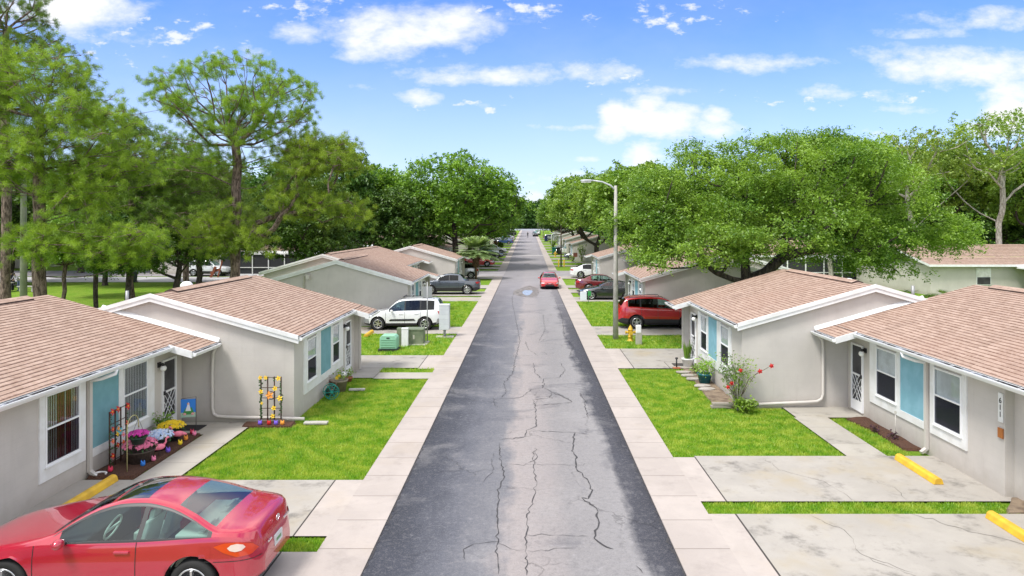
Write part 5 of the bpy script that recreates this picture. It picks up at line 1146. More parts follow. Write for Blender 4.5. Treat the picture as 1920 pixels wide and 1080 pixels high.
    def side_patch(name, outline, m, off=.006, both=True, par=root, cols=14):
        for sg in ((-1, 1) if both else (-1,)):
            mb = MB(); xa = min(p[0] for p in outline); xb = max(p[0] for p in outline); V = []
            for k in range(cols+1):
                x = xa+(xb-xa)*(k/cols); x = min(max(x, xa+1e-4), xb-1e-4); zs = []
                for p, q in zip(outline, outline[1:]+outline[:1]):
                    if (p[0]-x)*(q[0]-x) < 0: zs.append(p[1]+(q[1]-p[1])*(x-p[0])/(q[0]-p[0]))
                if len(zs) < 2: zs = [outline[0][1]]*2
                V.append((x, min(zs), max(zs)))
            nz = 4; b = []
            for (x, za, zb_) in V:
                for t in range(nz+1): z = za+(zb_-za)*t/nz; b.append((x-xm, sg*(srow(x, z)+off), z))
            F = [(k*(nz+1)+t, (k+1)*(nz+1)+t, (k+1)*(nz+1)+t+1, k*(nz+1)+t+1) for k in range(cols) for t in range(nz)]
            mb.add(b, F, 0, True); mb.build(name, m, par)
    zB = interp(Bp, L-.25); zF = interp(Bp, .3)
    if kind == 'coupe':
        side_patch('tail_light', [(L-.62, .86), (L-.48, .90), (L-.28, .90), (L-.10, .84), (L-.05, .76), (L-.12, .70), (L-.3, .695), (L-.48, .77)], mat('orange_lamp', (.60, .045, .012), .15, coat=1), cols=18)
        side_patch('reversing_lamp', [(L-.43, .83), (L-.38, .87), (L-.30, .88), (L-.22, .86), (L-.19, .82), (L-.24, .78), (L-.32, .77), (L-.39, .79)], mat('pale_lamp', (.7, .55, .5), .1, coat=1), off=.010)
    elif kind in ('suv', 'hatch', 'suv2'):
        side_patch('tail_light', [(L-.30, zB-.02), (L-.06, zB-.03), (L-.03, zB-.27), (L-.2, zB-.25)], mat('red_lamp', tailc, .15, coat=1))
    else:
        side_patch('tail_light', [(L-.38, zB-.06), (L-.06, zB-.04), (L-.03, zB-.18), (L-.25, zB-.20)], mat('red_lamp', tailc, .15, coat=1))
    side_patch('headlight', [(.04, zF-.10), (.10, zF-.02), (.42, zF+.02), (.56, zF+.07), (.30, zF-.12)], mat('head_lamp', (.65, .68, .7), .08, .2, coat=1))
    lw = .012 if hi else .016
    for xd in S['doors']:
        zt2 = interp(Bp, xd)
        for sg in (-1, 1):
            ln = MB()
            zz = np.linspace(S['zb']+.1, zt2, 9); pts = [(xd-xm+.0, sg*(srow(xd, z)+.0015), z) for z in zz]
            for a, b in zip(pts, pts[1:]): ln.bar(a, b, lw, .004) if False else ln.add([(a[0]-lw/2, a[1]+sg*.001, a[2]), (a[0]+lw/2, a[1]+sg*.001, a[2]), (b[0]+lw/2, b[1]+sg*.001, b[2]), (b[0]-lw/2, b[1]+sg*.001, b[2])], [(0, 1, 2, 3)])
            ln.build('door_seam', BLACK, root, recalc=False)
    for xd in S['doors'][1:]:
        for sg in (-1, 1):
            z = interp(Bp, xd)-.13; xh = xd-.20; y = srow(xh, z); mb = MB(); mb.box(xh-.11-xm, xh+.11-xm, sg*y-.012, sg*y+.03*sg+(.0), z-.018, z+.018) if sg > 0 else mb.box(xh-.11-xm, xh+.11-xm, sg*y-.03, sg*y+.012, z-.018, z+.018); mb.build('door_handle', pm, root, bevel=.008)
    for sg in (-1, 1):
        xd = S['cowl']+.28; z = interp(Bp, xd)+.06; y = srow(xd, z-.06); mb = MB(); mb.ball((xd-xm, sg*(y+.13), z), .1, 12, 0, .75, 1.0, .72); mb.bar((xd-xm, sg*(y-.03), z-.05), (xd-xm, sg*(y+.1), z-.03), .05, .03, 1); mb.build('mirror', [pm, BLACK], root, recalc=False)
    # ends: plates, grille, bumper
    mb = MB(); zp = .62 if kind in ('coupe', 'sedan') else .78; mb.box(L-.012-xm, L+.012-xm, -.155, .155, zp-.08, zp+.08); pl = mb.build('licence_plate', mat('plate', (.6, .62, .62), .5), root)
    mb = MB(); mb.box(L+.012-xm, L+.0135-xm, -.10, .10, zp-.03, zp+.02); mb.build('plate_number', mat('plate_ink', (.12, .25, .12), .6), pl)
    mb = MB(); mb.box(-.02-xm, .015-xm, -.42, .42, .30, .44, 0); mb.box(-.015-xm, .02-xm, -.3, .3, .5, .56, 0); mb.box(-.03-xm, .01-xm, -.14, .14, .54-.02, .54+.02, 1); mb.build('grille', [BLACK, CHROME], root, bevel=.01)
    if S.get('rails'):
        for sg in (-1, 1):
            xa, xb = S['head']+.05, S['rg'][0]-.1; mb = MB(); ys_ = sg*(W/2-.34); mb.tube([(xa-xm, ys_, interp(Tp, xa)-.06), (xa+.12-xm, ys_, interp(Tp, xa+.12)+.04), (xb-.12-xm, ys_, interp(Tp, xb-.12)+.03), (xb-xm, ys_, interp(Tp, xb)-.08)], .018, 6); mb.build('roof_rail', BLACK, root)
    if kind == 'suv':
        mb = MB(); mb.lathe([(0, .16), (.25, .15), (.31, .08), (.31, -.02), (0, -.02)], (L+.0-xm, .12, .98), 22, axis='x'); mb.build('spare_wheel', RUBBER, root)
        side_patch('side_moulding', [(1.38, .50), (1.42, .60), (2.78, .62), (2.82, .52)], BLACK, .02)
        side_patch('bumper', [(L-.36, .36), (L-.30, .62), (L-.02, .62), (L-.02, .4)], GREYMET, .015); side_patch('bumper', [(.02, .42), (.02, .62), (.30, .60), (.34, .36)], GREYMET, .015)
        mb = MB()
        for xx in (2.1, 3.2): mb.bar((xx-xm, -W/2+.34, 1.74), (xx-xm, W/2-.34, 1.74), .05, .03)
        mb.build('roof_rack', BLACK, root)
    if hi and kind == 'coupe':
        side_patch('fuel_door', [(3.90, .70), (3.90, .86), (4.06, .86), (4.06, .70)], pm, .003, both=False)
        side_patch('bumper_seam', [(L-.75, .655), (L-.02, .635), (L-.02, .625), (L-.75, .645)], BLACK, .003, cols=10)
        side_patch('sill_line', [(1.5, .395), (3.2, .395), (3.2, .385), (1.5, .385)], mat('crease_shadow', (.12, .004, .015), .5), .003, cols=10)
        # round oval emblem rings and model lettering strokes on the boot lid
        em = MB(); c = Vector((L-.035-xm, 0, .93)); 
        for (ry, rz_, oz) in ((.065, .045, 0), (.024, .04, .004), (.044, .018, .022)):
            em.tube([c+Vector((.03+.0, ry*cos(a), oz+rz_*sin(a))) for a in [2*pi*k/18 for k in range(19)]], .005, 5, cap=False)
        em.build('emblem', CHROME, root)
        e2 = MB()
        for k in range(6): e2.box(L-.0-xm, L+.012-xm, .22+k*.045, .25+k*.045, .80, .835)
        for k in range(3): e2.box(L-.0-xm, L+.012-xm, -.42+k*.05, -.385+k*.05, .72, .745)
        e2.build('boot_lettering', CHROME, root)
        
        mb = MB(); mb.bar((S['cowl']+.06-xm, -.6, .985), (S['cowl']+.30-xm, -.05, 1.11), .02, .015); mb.bar((S['cowl']+.06-xm, .02, .995), (S['cowl']+.30-xm, .58, 1.09), .02, .015); mb.build('wiper', BLACK, root)
    return root
_int = {}
REARG = m_glass('rear_glass', (.42, .52, .50), .5, .17)
mat_sun = mat('dark_roof_glass', (.008, .008, .01), .03, spec=.8, coat=1)
RED = paint('crimson_paint', (.43, .005, .032), .24, .15); WHITEP = paint('white_paint', (.78, .79, .80)); REDS = paint('ruby_paint', (.45, .008, .014), .25, .0)
GREYP = paint('blue_grey_paint', (.075, .09, .115), .3, .4); SILV = paint('silver_paint', (.45, .48, .52), .3, .5); BLKP = paint('black_paint', (.012, .013, .017)); MAR = paint('maroon_paint', (.16, .008, .014)); BLUP = paint('blue_paint', (.03, .07, .2)); BRED = paint('bright_red_paint', (.5, .015, .015)); PEARL = paint('pearl_paint', (.7, .72, .74)); TAN = paint('tan_paint', (.35, .33, .28))
# heading 0: nose toward -x
g_ = 'cars parked at the houses'
car('crimson two-door coupe with a sunroof parked in the near left driveway', 'coupe', RED, (-6.72, 11.60, .02), 0, hi=True, scale=1.085, inner=(.55, .57, .5))
car('white suv with roof rack and spare wheel, nose to the house on the left', 'suv', WHITEP, (-7.12, 39.25, .02), 0, cat='suv', scale=1.06)
car('ruby red suv beside the hydrant on the right, nose to the house', 'suv2', REDS, (7.6, 39.75, .02), pi, cat='suv', scale=1.07, wheel='alloy')
car('blue-grey pickup with a short bed, nose to the house on the left', 'pickup', GREYP, (-6.7, 58.7, .02), 0, cat='pickup', scale=1.04, glass=TINTGLASS)
car('black sedan facing the street, right of the green yard sign', 'sedan', BLKP, (6.4, 54.6, .02), 0, scale=1.03)
car('maroon sedan behind the black one, tail to the street', 'sedan', MAR, (6.8, 61.0, .02), pi, scale=1.05)
car('white sedan on the right by the side street, tail to the street', 'sedan', WHITEP, (7.3, 76.6, .02), pi, scale=1.06, glass=TINTGLASS, group=None)
car('red sedan on the road coming toward the viewer', 'sedan', BRED, (2.0, 64.7, .01), pi/2, scale=.98, group=None)
car('silver hatchback behind the shaggy palm trunk', 'hatch', SILV, (-7.6, 75.7, .02), 0, scale=1.05, glass=TINTGLASS)
cw = car('bright red sedan behind the palm, first past the side street on the left', 'sedan', BRED, (-7.2, 96.0, .09), pi, scale=1.1)
def far_car(src, label, x, y, rz, cat='car', m=None):
    c = copy_tree(src); c.location = (x, y, gz(y)+.02); c.rotation_euler = (0, 0, rz); tag(c, label, cat, 'cars along the far part of the street')
    if m:
        for ch in c.children:
            if ch.name.split('.')[0] in ('body', 'mirror', 'door_handle'): ch.data = ch.data.copy(); ch.data.materials[0] = m
    return c
protos = {o['label'][:12]: o for o in COL.objects if o.name.startswith('parked_car')}
sed = cw; suvp = [o for o in COL.objects if o.name.startswith('parked_car') and 'ruby' in o['label']][0]
far_car(sed, 'black sedan with pale roof, second past the side street on the left', -6.6, 114, pi, m=BLKP)
far_car(suvp, 'white suv behind the black far sedan on the left, nose to the street', -6.4, 127.5, 0 if False else pi, 'suv', WHITEP)
far_car(sed, 'pale sedan just before the reddish bush on the left', -7.6, 122, pi, m=PEARL)
far_car(sed, 'blue car with white roof, further along on the left', -6.3, 172, 0, m=BLUP)
far_car(suvp, 'white van-like suv behind the far blue car on the left', -6.6, 186, 0, 'suv', WHITEP)
far_car(sed, 'silver sedan far along on the left', -6.6, 202, 0, m=SILV)
far_car(suvp, 'dark suv furthest along on the left', -6.6, 247, 0, 'suv', BLKP)
far_car(sed, 'white sedan beside the green bin on the right', 7.2, 127.5, 0, m=WHITEP)
far_car(sed, 'blue-grey car half behind the pale wall beyond the hydrant on the right', 8.4, 111.9, 0, m=GREYP)
far_car(sed, 'white sedan furthest back of the pair by the green bin', 7.8, 139.5, 0, m=PEARL)
far_car(suvp, 'silver suv far along on the right', 7, 197, pi, 'suv', SILV)
far_car(suvp, 'white suv parked by the road edge at the far right', 3.6, 262, pi/2, 'suv', WHITEP)
far_car(suvp, 'black suv beside the far white suv at the road edge', 2.6, 240, pi/2, 'suv', BLKP)
far_car(suvp, 'pale suv parked at the park house on the left', -37, 79.3, pi, 'suv', PEARL)
far_car(sed, 'white car seen between the left roofs in front of the white porch', -23, 103, 0, m=WHITEP)
# ------------------------------------------------------------------ street furniture and garden things
CONC = vary(mat('pole_concrete', rough=.9), (.36, .35, .31), (.48, .46, .42), 3, 6, bs=.3)
def at(x, y): return (x, y, gz(y))
# street lamp
lp = empty('street_lamp', (4.57, 35.6, 0), 0, 'tall concrete street lamp with a curved arm over the road on the right', 'street lamp')
mb = MB(); mb.tube([(0, 0, -.1), (0, 0, 4), (0, 0, 8.0)], [.15, .115, .075], 10); mb.build('pole', CONC, lp)
mb = MB(); mb.tube([(0, 0, 7.75), (-.25, 0, 8.0), (-.7, 0, 8.2), (-1.2, 0, 8.27)], [.05, .045, .04, .035], 8); mb.build('arm', mat('light_grey_metal', (.5, .52, .53), .4, .2), lp)
mb = MB(); mb.ball((-1.5, 0, 8.26), .36, 12, 0, 1, .38, .2); mb.box(-1.8, -1.3, -.1, .1, 8.17, 8.2, 1); mb.build('lamp_head', [mat('lamp_grey', (.45, .47, .48), .4, .3), WHITE], lp)
l2 = empty('lamp_post', (4.63, 95.5, gz(95.5)), 0, 'dark slim post rising from the grass between two short yellow posts', 'post'); mb = MB(); mb.tube([(0, 0, -.1), (0, 0, 6.2)], [.11, .07], 8); mb.build('pole', mat('brown_post', (.07, .05, .035), .8), l2)
mb = MB(); mb.tube([(0, 0, 6.0), (-.8, 0, 6.4)], .04, 6); mb.build('arm', GREYMET, l2)
YEL = vary(mat('yellow_paint', rough=.6), (.75, .46, .03), (.60, .36, .03), 5, 5, bs=.2); YELB = mat('hydrant_yellow', (.64, .40, .03), .5)
for i, (x, lab) in enumerate(((4.25, 'left yellow guard post at the foot of the dark slim post'), (5.0, 'right yellow guard post at the foot of the dark slim post'))):
    mb = MB(); mb.lathe([(.09, 0), (.09, .95), (.05, 1.02), (0, 1.03)], (0, 0, 0), 10); o = mb.build('guard_post', YELB); o.location = (x, 94.6, gz(94.6)); tag(o, lab, 'post', 'yellow guard posts')
def hydrant(x, y, label, s=1):
    r = empty('fire_hydrant', at(x, y), 0, label, 'hydrant', 'yellow hydrants'); r.scale = (s,)*3
    mb = MB(); mb.lathe([(.17, 0), (.17, .05), (.11, .06), (.11, .18), (.135, .2), (.135, .24), (.11, .26), (.115, .55), (.14, .56), (.14, .6), (.11, .62), (.10, .68), (.05, .76), (.03, .78), (.03, .82), (0, .82)], (0, 0, 0), 16); mb.build('barrel', YELB, r)
    for (ax, ay, q) in ((-1, 0, .085), (1, 0, .085), (0, -1, .11)):
        mb = MB(); mb.tube([(ax*.08, ay*.08, .45), (ax*.21, ay*.21, .45)], q*.8, 10); mb.tube([(ax*.21, ay*.21, .45), (ax*.26, ay*.26, .45)], q, 8); mb.build('nozzle', YELB, r)
hydrant(5.25, 35.0, 'yellow fire hydrant behind the pale pedestal near the tall lamp', 1.0); hydrant(4.75, 118.5, 'far yellow fire hydrant on the grass beyond the side street', 1.2)
OLIVE = vary(mat('sage_green_metal', rough=.6), (.13, .17, .10), (.19, .22, .14), 4, 5); PEDC = vary(mat('pedestal_beige', rough=.7), (.34, .34, .26), (.42, .41, .33), 3)
pd = empty('utility_pedestal', (5.50, 33.9, 0), 0, 'round-topped pale green utility pedestal with a white cap in front of the hydrant', 'utility box'); mb = MB(); mb.box(-.15, .15, -.11, .11, -.05, .62, 0); mb.box(-.14, .11, -.12, .12, .6, .98, 1); mb.build('cabinet', [PEDC, WHITE], pd, bevel=.03)
# left utility group
MINT = mat('mint_plastic', (.26, .52, .36), .6)
mt = empty('utility_box', (-6.6, 32.5, 0), 0, 'mint green plastic utility box with louvres, leftmost of the lawn boxes', 'utility box'); mb = MB()
mb.prism([(-.40, .1), (.40, .1), (.40, .62), (.30, .74), (-.30, .74), (-.40, .62)], -.33, .33, 0, 'y'); mb.build('lid', MINT, mt, bevel=.03)
mb = MB()
for k in range(4): mb.box(-.34, .34, -.355, -.33, .2+k*.11, .24+k*.11)
mb.box(-.07, .07, -.358, -.33, .60, .65, 1); mb.build('louvres', [MINT, BLACK], mt); mb = MB(); mb.box(-.46, .46, -.4, .4, -.02, .1); mb.build('base', BLACK, mt)
tr = empty('transformer', (-5.75, 34.15, 0), 0, 'olive green transformer cabinet between the mint box and the sign post', 'utility box'); mb = MB(); mb.box(-.45, .55, -.35, .5, .05, .78, 0); mb.box(-.47, .57, -.38, .1, .72, .80, 0); mb.build('cabinet', OLIVE, tr, bevel=.02)
mb = MB(); mb.box(.05, .13, -.356, -.35, .3, .5); mb.build('door_label', mat('faded_label', (.5, .48, .4), .8), tr); mb = MB(); mb.box(-.6, .75, -.5, .6, -.02, .06); mb.build('base', CONC, tr)
wb = empty('utility_box', (-6.05, 33.6, 0), 0, 'narrow white utility cabinet standing against the olive transformer', 'utility box'); mb = MB(); mb.box(-.16, .16, -.11, .11, -.05, .86); mb.box(-.17, .17, -.12, .12, .84, .89); mb.build('cabinet', TRIM, wb, bevel=.01); mb = MB(); mb.box(-.42, -.2, .05, .4, -.05, .86); mb.build('side_cabinet', OLIVE, wb, bevel=.01)
cb_ = empty('mail_cabinet', (-4.42, 36.2, 0), 0, 'tall white mailbox cabinet on a pedestal beside the sidewalk', 'mailbox'); mb = MB(); mb.box(-.26, .26, -.25, .25, .42, 1.72); mb.box(-.27, .27, -.26, .26, 1.68, 1.75); mb.build('cabinet', vary(mat('mailbox_white', rough=.5), (.60, .63, .65), (.54, .57, .6), 3), cb_, bevel=.012)
mb = MB()
for k in range(4): mb.box(-.24, .24, -.252, -.25, .72+k*.25, .725+k*.25)
mb.build('seams', GREYMET, cb_); mb = MB(); mb.tube([(0, 0, 0), (0, 0, .44)], .07, 8); mb.build('pedestal', GREYMET, cb_); mb = MB(); mb.box(-.48, .48, -.3, .3, -.02, .045); mb.build('base', CONC, cb_)
sg_ = empty('road_sign', (-5.12, 34.7, 0), 0, 'grey back of a square sign on a thin post by the transformer', 'sign'); mb = MB(); mb.tube([(0, 0, -.1), (0, 0, 3.05)], .03, 6); mb.build('post', GREYMET, sg_); mb = MB(); mb.box(-.24, .24, -.015, .005, 2.25, 2.82); mb.build('sign_board', GREYMET, sg_, bevel=.004)
# yellow parking stops
def stop(x, y, label, rz=pi/2, ln=1.85, m=None):
    mb = MB(); mb.prism([(-.12, 0), (.12, 0), (.085, .115), (.04, .15), (-.04, .15), (-.085, .115)], -ln/2, ln/2, 0, 'x'); o = mb.build('parking_stop', m or YEL, bevel=.012); o.location = (x, y, .022); o.rotation_euler = (0, 0, rz); tag(o, label, 'parking stop', 'yellow parking stops'); return o
stop(9.42, 16.5, 'whole yellow parking stop on the first right-hand pad', pi/2+.0, 1.7); stop(9.42, 13.0, 'yellow parking stop cut off by the right edge of the view', pi/2, 1.8)
stop(-9.65, 15.0, 'yellow parking stop partly hidden by the crimson coupe', pi/2, 1.8); stop(-8.6, 36.9, 'orange-yellow parking stop at the nose of the white suv', pi/2, 1.5)
# trellis with artificial flowers
BRN = mat('brown_trellis', (.055, .025, .015), .7); FL = {k: mat('petals_'+k, c, .7) for k, c in dict(red=(.50, .012, .010), yellow=(.85, .62, .02), orange=(.8, .30, .04), pink=(.80, .22, .38), magenta=(.62, .05, .38), blue=(.52, .66, .88), teal=(.10, .45, .5), violet=(.18, .10, .62), deepblue=(.03, .20, .65), coral=(.75, .12, .08), white=(.75, .78, .85), crimson=(.6, .03, .08)).items()}
LEAFM = mat('leaf_green', (.03, .09, .02), .7); STEM = mat('stem_brown', (.10, .07, .04), .9)
def flower(mb, c, r, m, mc, n=5, nrm=(0, -1, .2)):
    nv = Vector(nrm).normalized(); u = nv.cross(Vector((0, 0, 1))).normalized(); v = nv.cross(u); c = Vector(c)
    for k in range(n):
        a = 2*pi*k/n; d = u*cos(a)+v*sin(a); e = -u*sin(a)+v*cos(a)
        mb.add([c+nv*.01, c+d*r*.55+e*r*.32+nv*.03, c+d*r+nv*.01, c+d*r*.55-e*r*.32+nv*.03], [(0, 1, 2, 3)], m)
    mb.ball(c+nv*.02, r*.25, 6, mc)
def trellis(loc, rz, w, h, label, flowers, vine, seed):
    rnd = random.Random(seed); r = empty('flower_trellis', loc, rz, label, 'trellis'); mb = MB()
    for i in range(4): x = -w/2+w*i/3; mb.tube([(x, 0, -.05 if i in (1, 2) else .12), (x, 0, h)], .02, 6)
    for k in range(5): z = .15+(h-.17)*k/4; mb.bar((-w/2, 0, z), (w/2, 0, z), .016, .016)
    mb.tube([(w*.2*cos(a), -.01, h*.6+w*.2*sin(a)) for a in [2*pi*k/14 for k in range(15)]], .012, 5, cap=False)
    mb.build('lattice', BRN, r); 
    for (fx, fz, col, rr) in flowers:
        mb = MB(); flower(mb, (fx, -.05, fz), rr, 0, 1); mb.build('flower', [FL[col], FL['orange']], r, recalc=False)
    mb = MB()
    for (x, z0, z1) in vine:
        n = int((z1-z0)/.05)
        for k in range(n):
            c = Vector((x+rnd.gauss(0, .025), -.03+rnd.gauss(0, .02), z0+(z1-z0)*k/n)); d = Vector((rnd.gauss(0, 1), rnd.gauss(0, .5), rnd.gauss(0, 1))).normalized()*.045; e = d.cross(Vector((0, 1, 0))).normalized()*.022; mb.add([c-d, c+e, c+d, c-e], [(0, 1, 2, 3)])
    mb.build('vine', LEAFM, r, recalc=False); return r
trellis((-7.66, 20.35, .05), 0, .60, 1.40, 'dark trellis with yellow lily flowers against the end wall of the second left house',
    [(-.30, 1.38, 'yellow', .07), (-.14, 1.38, 'yellow', .07), (.24, 1.36, 'yellow', .085), (.14, 1.06, 'yellow', .085), (-.28, .97, 'yellow', .08), (-.02, .86, 'orange', .13), (.28, .77, 'yellow', .095), (.1, .48, 'yellow', .085), (.07, .24, 'yellow', .08), (-.25, .62, 'yellow', .05)],
    [(-.3, .2, 1.35), (-.3, .3, 1.3), (.3, .3, 1.3), (.0, .1, .3), (-.1, 1.3, 1.42), (.1, 1.3, 1.42)], 1)
trellis((-10.18, 16.95, .05), pi/2+.03, .72, 1.38, 'dark trellis with red and blue flowers under the blue panel of the nearest left house',
    [(-.36, 1.38, 'red', .1), (-.12, 1.38, 'red', .1), (.32, 1.34, 'red', .11), (.30, .92, 'coral', .08), (-.34, .95, 'red', .08), (-.02, .82, 'teal', .11), (-.14, .78, 'yellow', .07), (.12, .68, 'pink', .08), (.34, .56, 'crimson', .08), (-.34, .66, 'coral', .08), (-.12, .5, 'red', .08), (.12, .5, 'coral', .07), (-.34, .3, 'red', .09), (.3, .2, 'coral', .08), (-.1, .9, 'orange', .06)],
    [(-.36, .1, 1.35), (.36, .1, 1.3), (-.3, 1.3, 1.42), (.1, .7, .9), (0, 1.3, 1.4), (-.12, .3, .7)], 2)
def pot_plant(name, loc, label, cat, potm, rt, rb, h, bloom, br, bh, n=90, seed=1, bm2=None, hang=None, petal=.045):
    rnd = random.Random(seed); r = empty(name, loc, 0, label, cat, 'flower pots in the left bed' if loc[0] < -9 else None); mb = MB()
    mb.lathe([(0, 0), (rb, 0), (rt, h), (rt*1.06, h), (rt*1.06, h-.03), (rt*.95, h-.02), (0, h-.03)], (0, 0, 0), 18); mb.build('pot', potm, r)
    mb = MB()
    for _ in range(int(n*.7)):
        a = rnd.uniform(0, 2*pi); e = rnd.uniform(0, 1); c = Vector((cos(a)*br*e**.5, sin(a)*br*e**.5, h+bh*sqrt(max(0, 1-e))*rnd.uniform(.5, .9))); d = Vector((rnd.gauss(0, 1), rnd.gauss(0, 1), rnd.gauss(0, .7))).normalized()*.06; f = d.cross(Vector((0, 0, 1))).normalized()*.025; mb.add([c-d, c+f, c+d, c-f], [(0, 1, 2, 3)])
    mb.build('leaves', LEAFM, r, recalc=False)
    mb = MB()
    for _ in range(int(n*2.0)):
        a = rnd.uniform(0, 2*pi); e = rnd.uniform(0, 1)**.7; nr = Vector((cos(a)*e, sin(a)*e, sqrt(1-e*e*.8)+.1)); q_ = rnd.uniform(.92, 1.12); c = Vector((nr.x*br*q_, nr.y*br*q_, h+nr.z*bh*q_)); flower(mb, c, petal*.85*rnd.uniform(.8, 1.3), 0 if (not bm2 or rnd.random() < .7) else 1, 0, 5, nr)
    mb.build('flowers', [FL[bloom]]+([FL[bm2]] if bm2 else []), r, recalc=False); return r
BARREL = vary(mat('dark_barrel', rough=.8), (.05, .035, .03), (.10, .075, .06), 20); GPOT = mat('dark_green_pot', (.02, .06, .045), .5); BPOT = mat('black_pot', (.02, .02, .022), .6)
pot_plant('flower_pot', (-9.72, 17.1, .06), 'dark barrel tub of pale pink flowers, largest pot in the left bed', 'flower pot', BARREL, .34, .28, .30, 'pink', .37, .20, 150, 3, 'magenta' if False else 'pink')
pot_plant('flower_pot', (-9.72, 17.98, .06), 'black pot of pale blue flowers behind the barrel tub', 'flower pot', BPOT, .26, .2, .25, 'blue', .33, .2, 130, 4, 'white')
pot_plant('flower_pot', (-9.8, 18.75, .06), 'black pot of bright yellow flowers at the far end of the left bed', 'flower pot', BPOT, .26, .2, .25, 'yellow', .33, .22, 150, 5)
hb = pot_plant('hanging_pot', (-9.62, 16.85, .58), 'dark green hanging pot of magenta flowers under the shepherd hook', 'hanging pot', GPOT, .2, .13, .18, 'magenta', .22, .1, 90, 6)
mb = MB()
for a in (0, 2.1, 4.2): mb.bar((.19*cos(a), .19*sin(a), .18), (0, 0, .62), .006)
mb.build('hanger', BLACK, hb)
mb = MB(); mb.tube([(0, 0, -.1), (0, 0, 1.05)]+[(0+.0, .24-.24*cos(a), 1.05+.24*sin(a)) for a in [pi*k/8 for k in range(1, 8)]]+[(0, .48, 1.0), (0, .5, .93)], .012, 6); o = mb.build('shepherd_hook', mat('brass_rod', (.45, .42, .2), .5)); o.location = (-9.62, 16.38, .05); tag(o, 'thin brassy shepherd hook holding the magenta pot', 'hook')
# bushy plant behind the yellow pot
def bush(name, loc, label, w, h, n, leafm, leaf=.05, stems=10, cat='plant', seed=1, flowers=(), stemm=None, hollow=.0, group=None):
    rs = np.random.RandomState(seed); r = empty(name, loc, 0, label, cat, group); mb = MB(); tips = []
    for i in range(stems):
        a = rs.uniform(0, 2*pi); e = rs.uniform(.2, 1); t = np.array([cos(a)*w*e, sin(a)*w*e*.8, h*rs.uniform(.6, 1)]); m_ = t*np.array([.45, .45, .5]); mb.tube([(0, 0, -.05), tuple(m_), tuple(t)], [.014, .010, .005], 4, cap=False); tips.append((m_, t))
    mb.build('stems', stemm or STEM, r, recalc=False); C = []
    for i in range(n):
        m_, t = tips[rs.randint(stems)]; f = rs.rand()**.7; p = m_+(t-m_)*f if rs.rand() < .8 else m_*rs.rand(); C.append(p+rs.normal(size=3)*(.05+.05*w))
    np_mesh('leaves', leaf_quads(rs, np.array(C), leaf, .4), 4, leafm, r)
    if flowers:
        hm = mat('bloom_heart', (.35, .02, .02), .7)
        for (x, y, z, rr) in flowers:
            sm = MB(); sm.tube([(x*.15, y*.2, z*.35), (x*.5, y*.6, z*.78), (x, y+.02, z)], [.012, .009, .006], 4, cap=False); sm.build('stem', STEM, r, recalc=False)
            mb = MB(); flower(mb, (x, y, z), rr, 0, 1, 5, (0, -1, .1)); mb.ball((x, y-.01, z), rr*.62, 8, 0, 1, .5, .95); mb.build('flower', [FL['red'], hm], r, recalc=False)
    return r
bush('green_plant', (-10.1, 19.0, .05), 'dark green leafy plant behind the yellow flowers', .3, .75, 260, LEAF_DARK, .05, 14, seed=3)
bush('hibiscus', (6.75, 22.0, .02), 'open hibiscus shrub with red blooms in front of the right-hand end wall', .62, 1.8, 900, LEAF_OAK, .05, 36, 'shrub', 4,
     [(.0, -.3, 1.33, .08), (.62, -.3, 1.30, .09), (1.02, -.2, 1.45, .09), (-.28, -.3, .92, .085), (-.40, -.3, .80, .08)], mat('pale_stems', (.4, .38, .32), .9))
bush('grass_clump', (6.9, 21.75, .0), 'dense low green clump at the foot of the hibiscus', .42, .42, 620, LEAF_DARK, .06, 20, seed=8)
# flamingos
FP = mat('flamingo_pink', (.80, .20, .30), .5)
def flamingo(x, y, rz, label):
    r = empty('flamingo_ornament', (x, y, .06), rz, label, 'garden ornament', 'flamingo ornaments'); r.scale = (.8, .8, .8); mb = MB(); mb.ball((0, 0, .30), .16, 12, 0, 1.15, .55, .62); mb.tube([(.12, 0, .33), (.2, 0, .42), (.2, 0, .52), (.27, 0, .56), (.30, 0, .53)], [.045, .03, .028, .035, .015], 8); mb.tube([(-.1, 0, .3), (-.26, 0, .26)], [.08, .02], 8); mb.build('body', FP, r)
    mb = MB(); mb.tube([(.29, 0, .54), (.33, 0, .49)], [.014, .006], 6); mb.build('beak', BLACK, r); mb = MB()
    for s in (-.04, .04): mb.tube([(0, s, .22), (0, s, -.05)], .007, 5)
    mb.build('leg', BLACK, r)
flamingo(-9.42, 17.45, .9, 'pink flamingo ornament beside the barrel tub, nearer of the pair'); flamingo(-9.5, 18.55, 3.6, 'pink flamingo ornament in front of the yellow flowers, further of the pair')
def critter(x, y, col, label, z=.06, s=1):
    mb = MB(); mb.ball((0, 0, .07*s), .075*s, 10, 0, 1, .9, .95)
    for q in (-1, 1): mb.lathe([(.03*s, 0), (.018*s, .035*s), (0, .07*s)], (q*.045*s, 0, .125*s), 6)
    mb.ball((0, -.045*s, .10*s), .03*s, 6, 0); o = mb.build('garden_light', FL[col], recalc=False); o.location = (x, y, z); tag(o, label, 'garden ornament', 'small bright critter ornaments')
for (x, y, c, l) in ((-10.0, 16.35, 'crimson', 'crimson ornament nearest the downspout foot'), (-9.45, 16.75, 'deepblue', 'deep blue ornament in front of the barrel tub'), (-9.38, 17.1, 'pink', 'pink ornament at the right foot of the barrel tub'), (-9.36, 17.75, 'violet', 'violet ornament in front of the pale blue flowers'),
                    (-9.35, 18.35, 'yellow', 'yellow ornament under the further flamingo'), (-9.4, 18.75, 'orange', 'orange ornament right of the yellow one'), (-9.5, 19.3, 'crimson', 'crimson ornament beside the door mat'), (-9.36, 19.15, 'pink', 'pink ornament at the far end of the bed')): critter(x, y, c, l, s=.8)
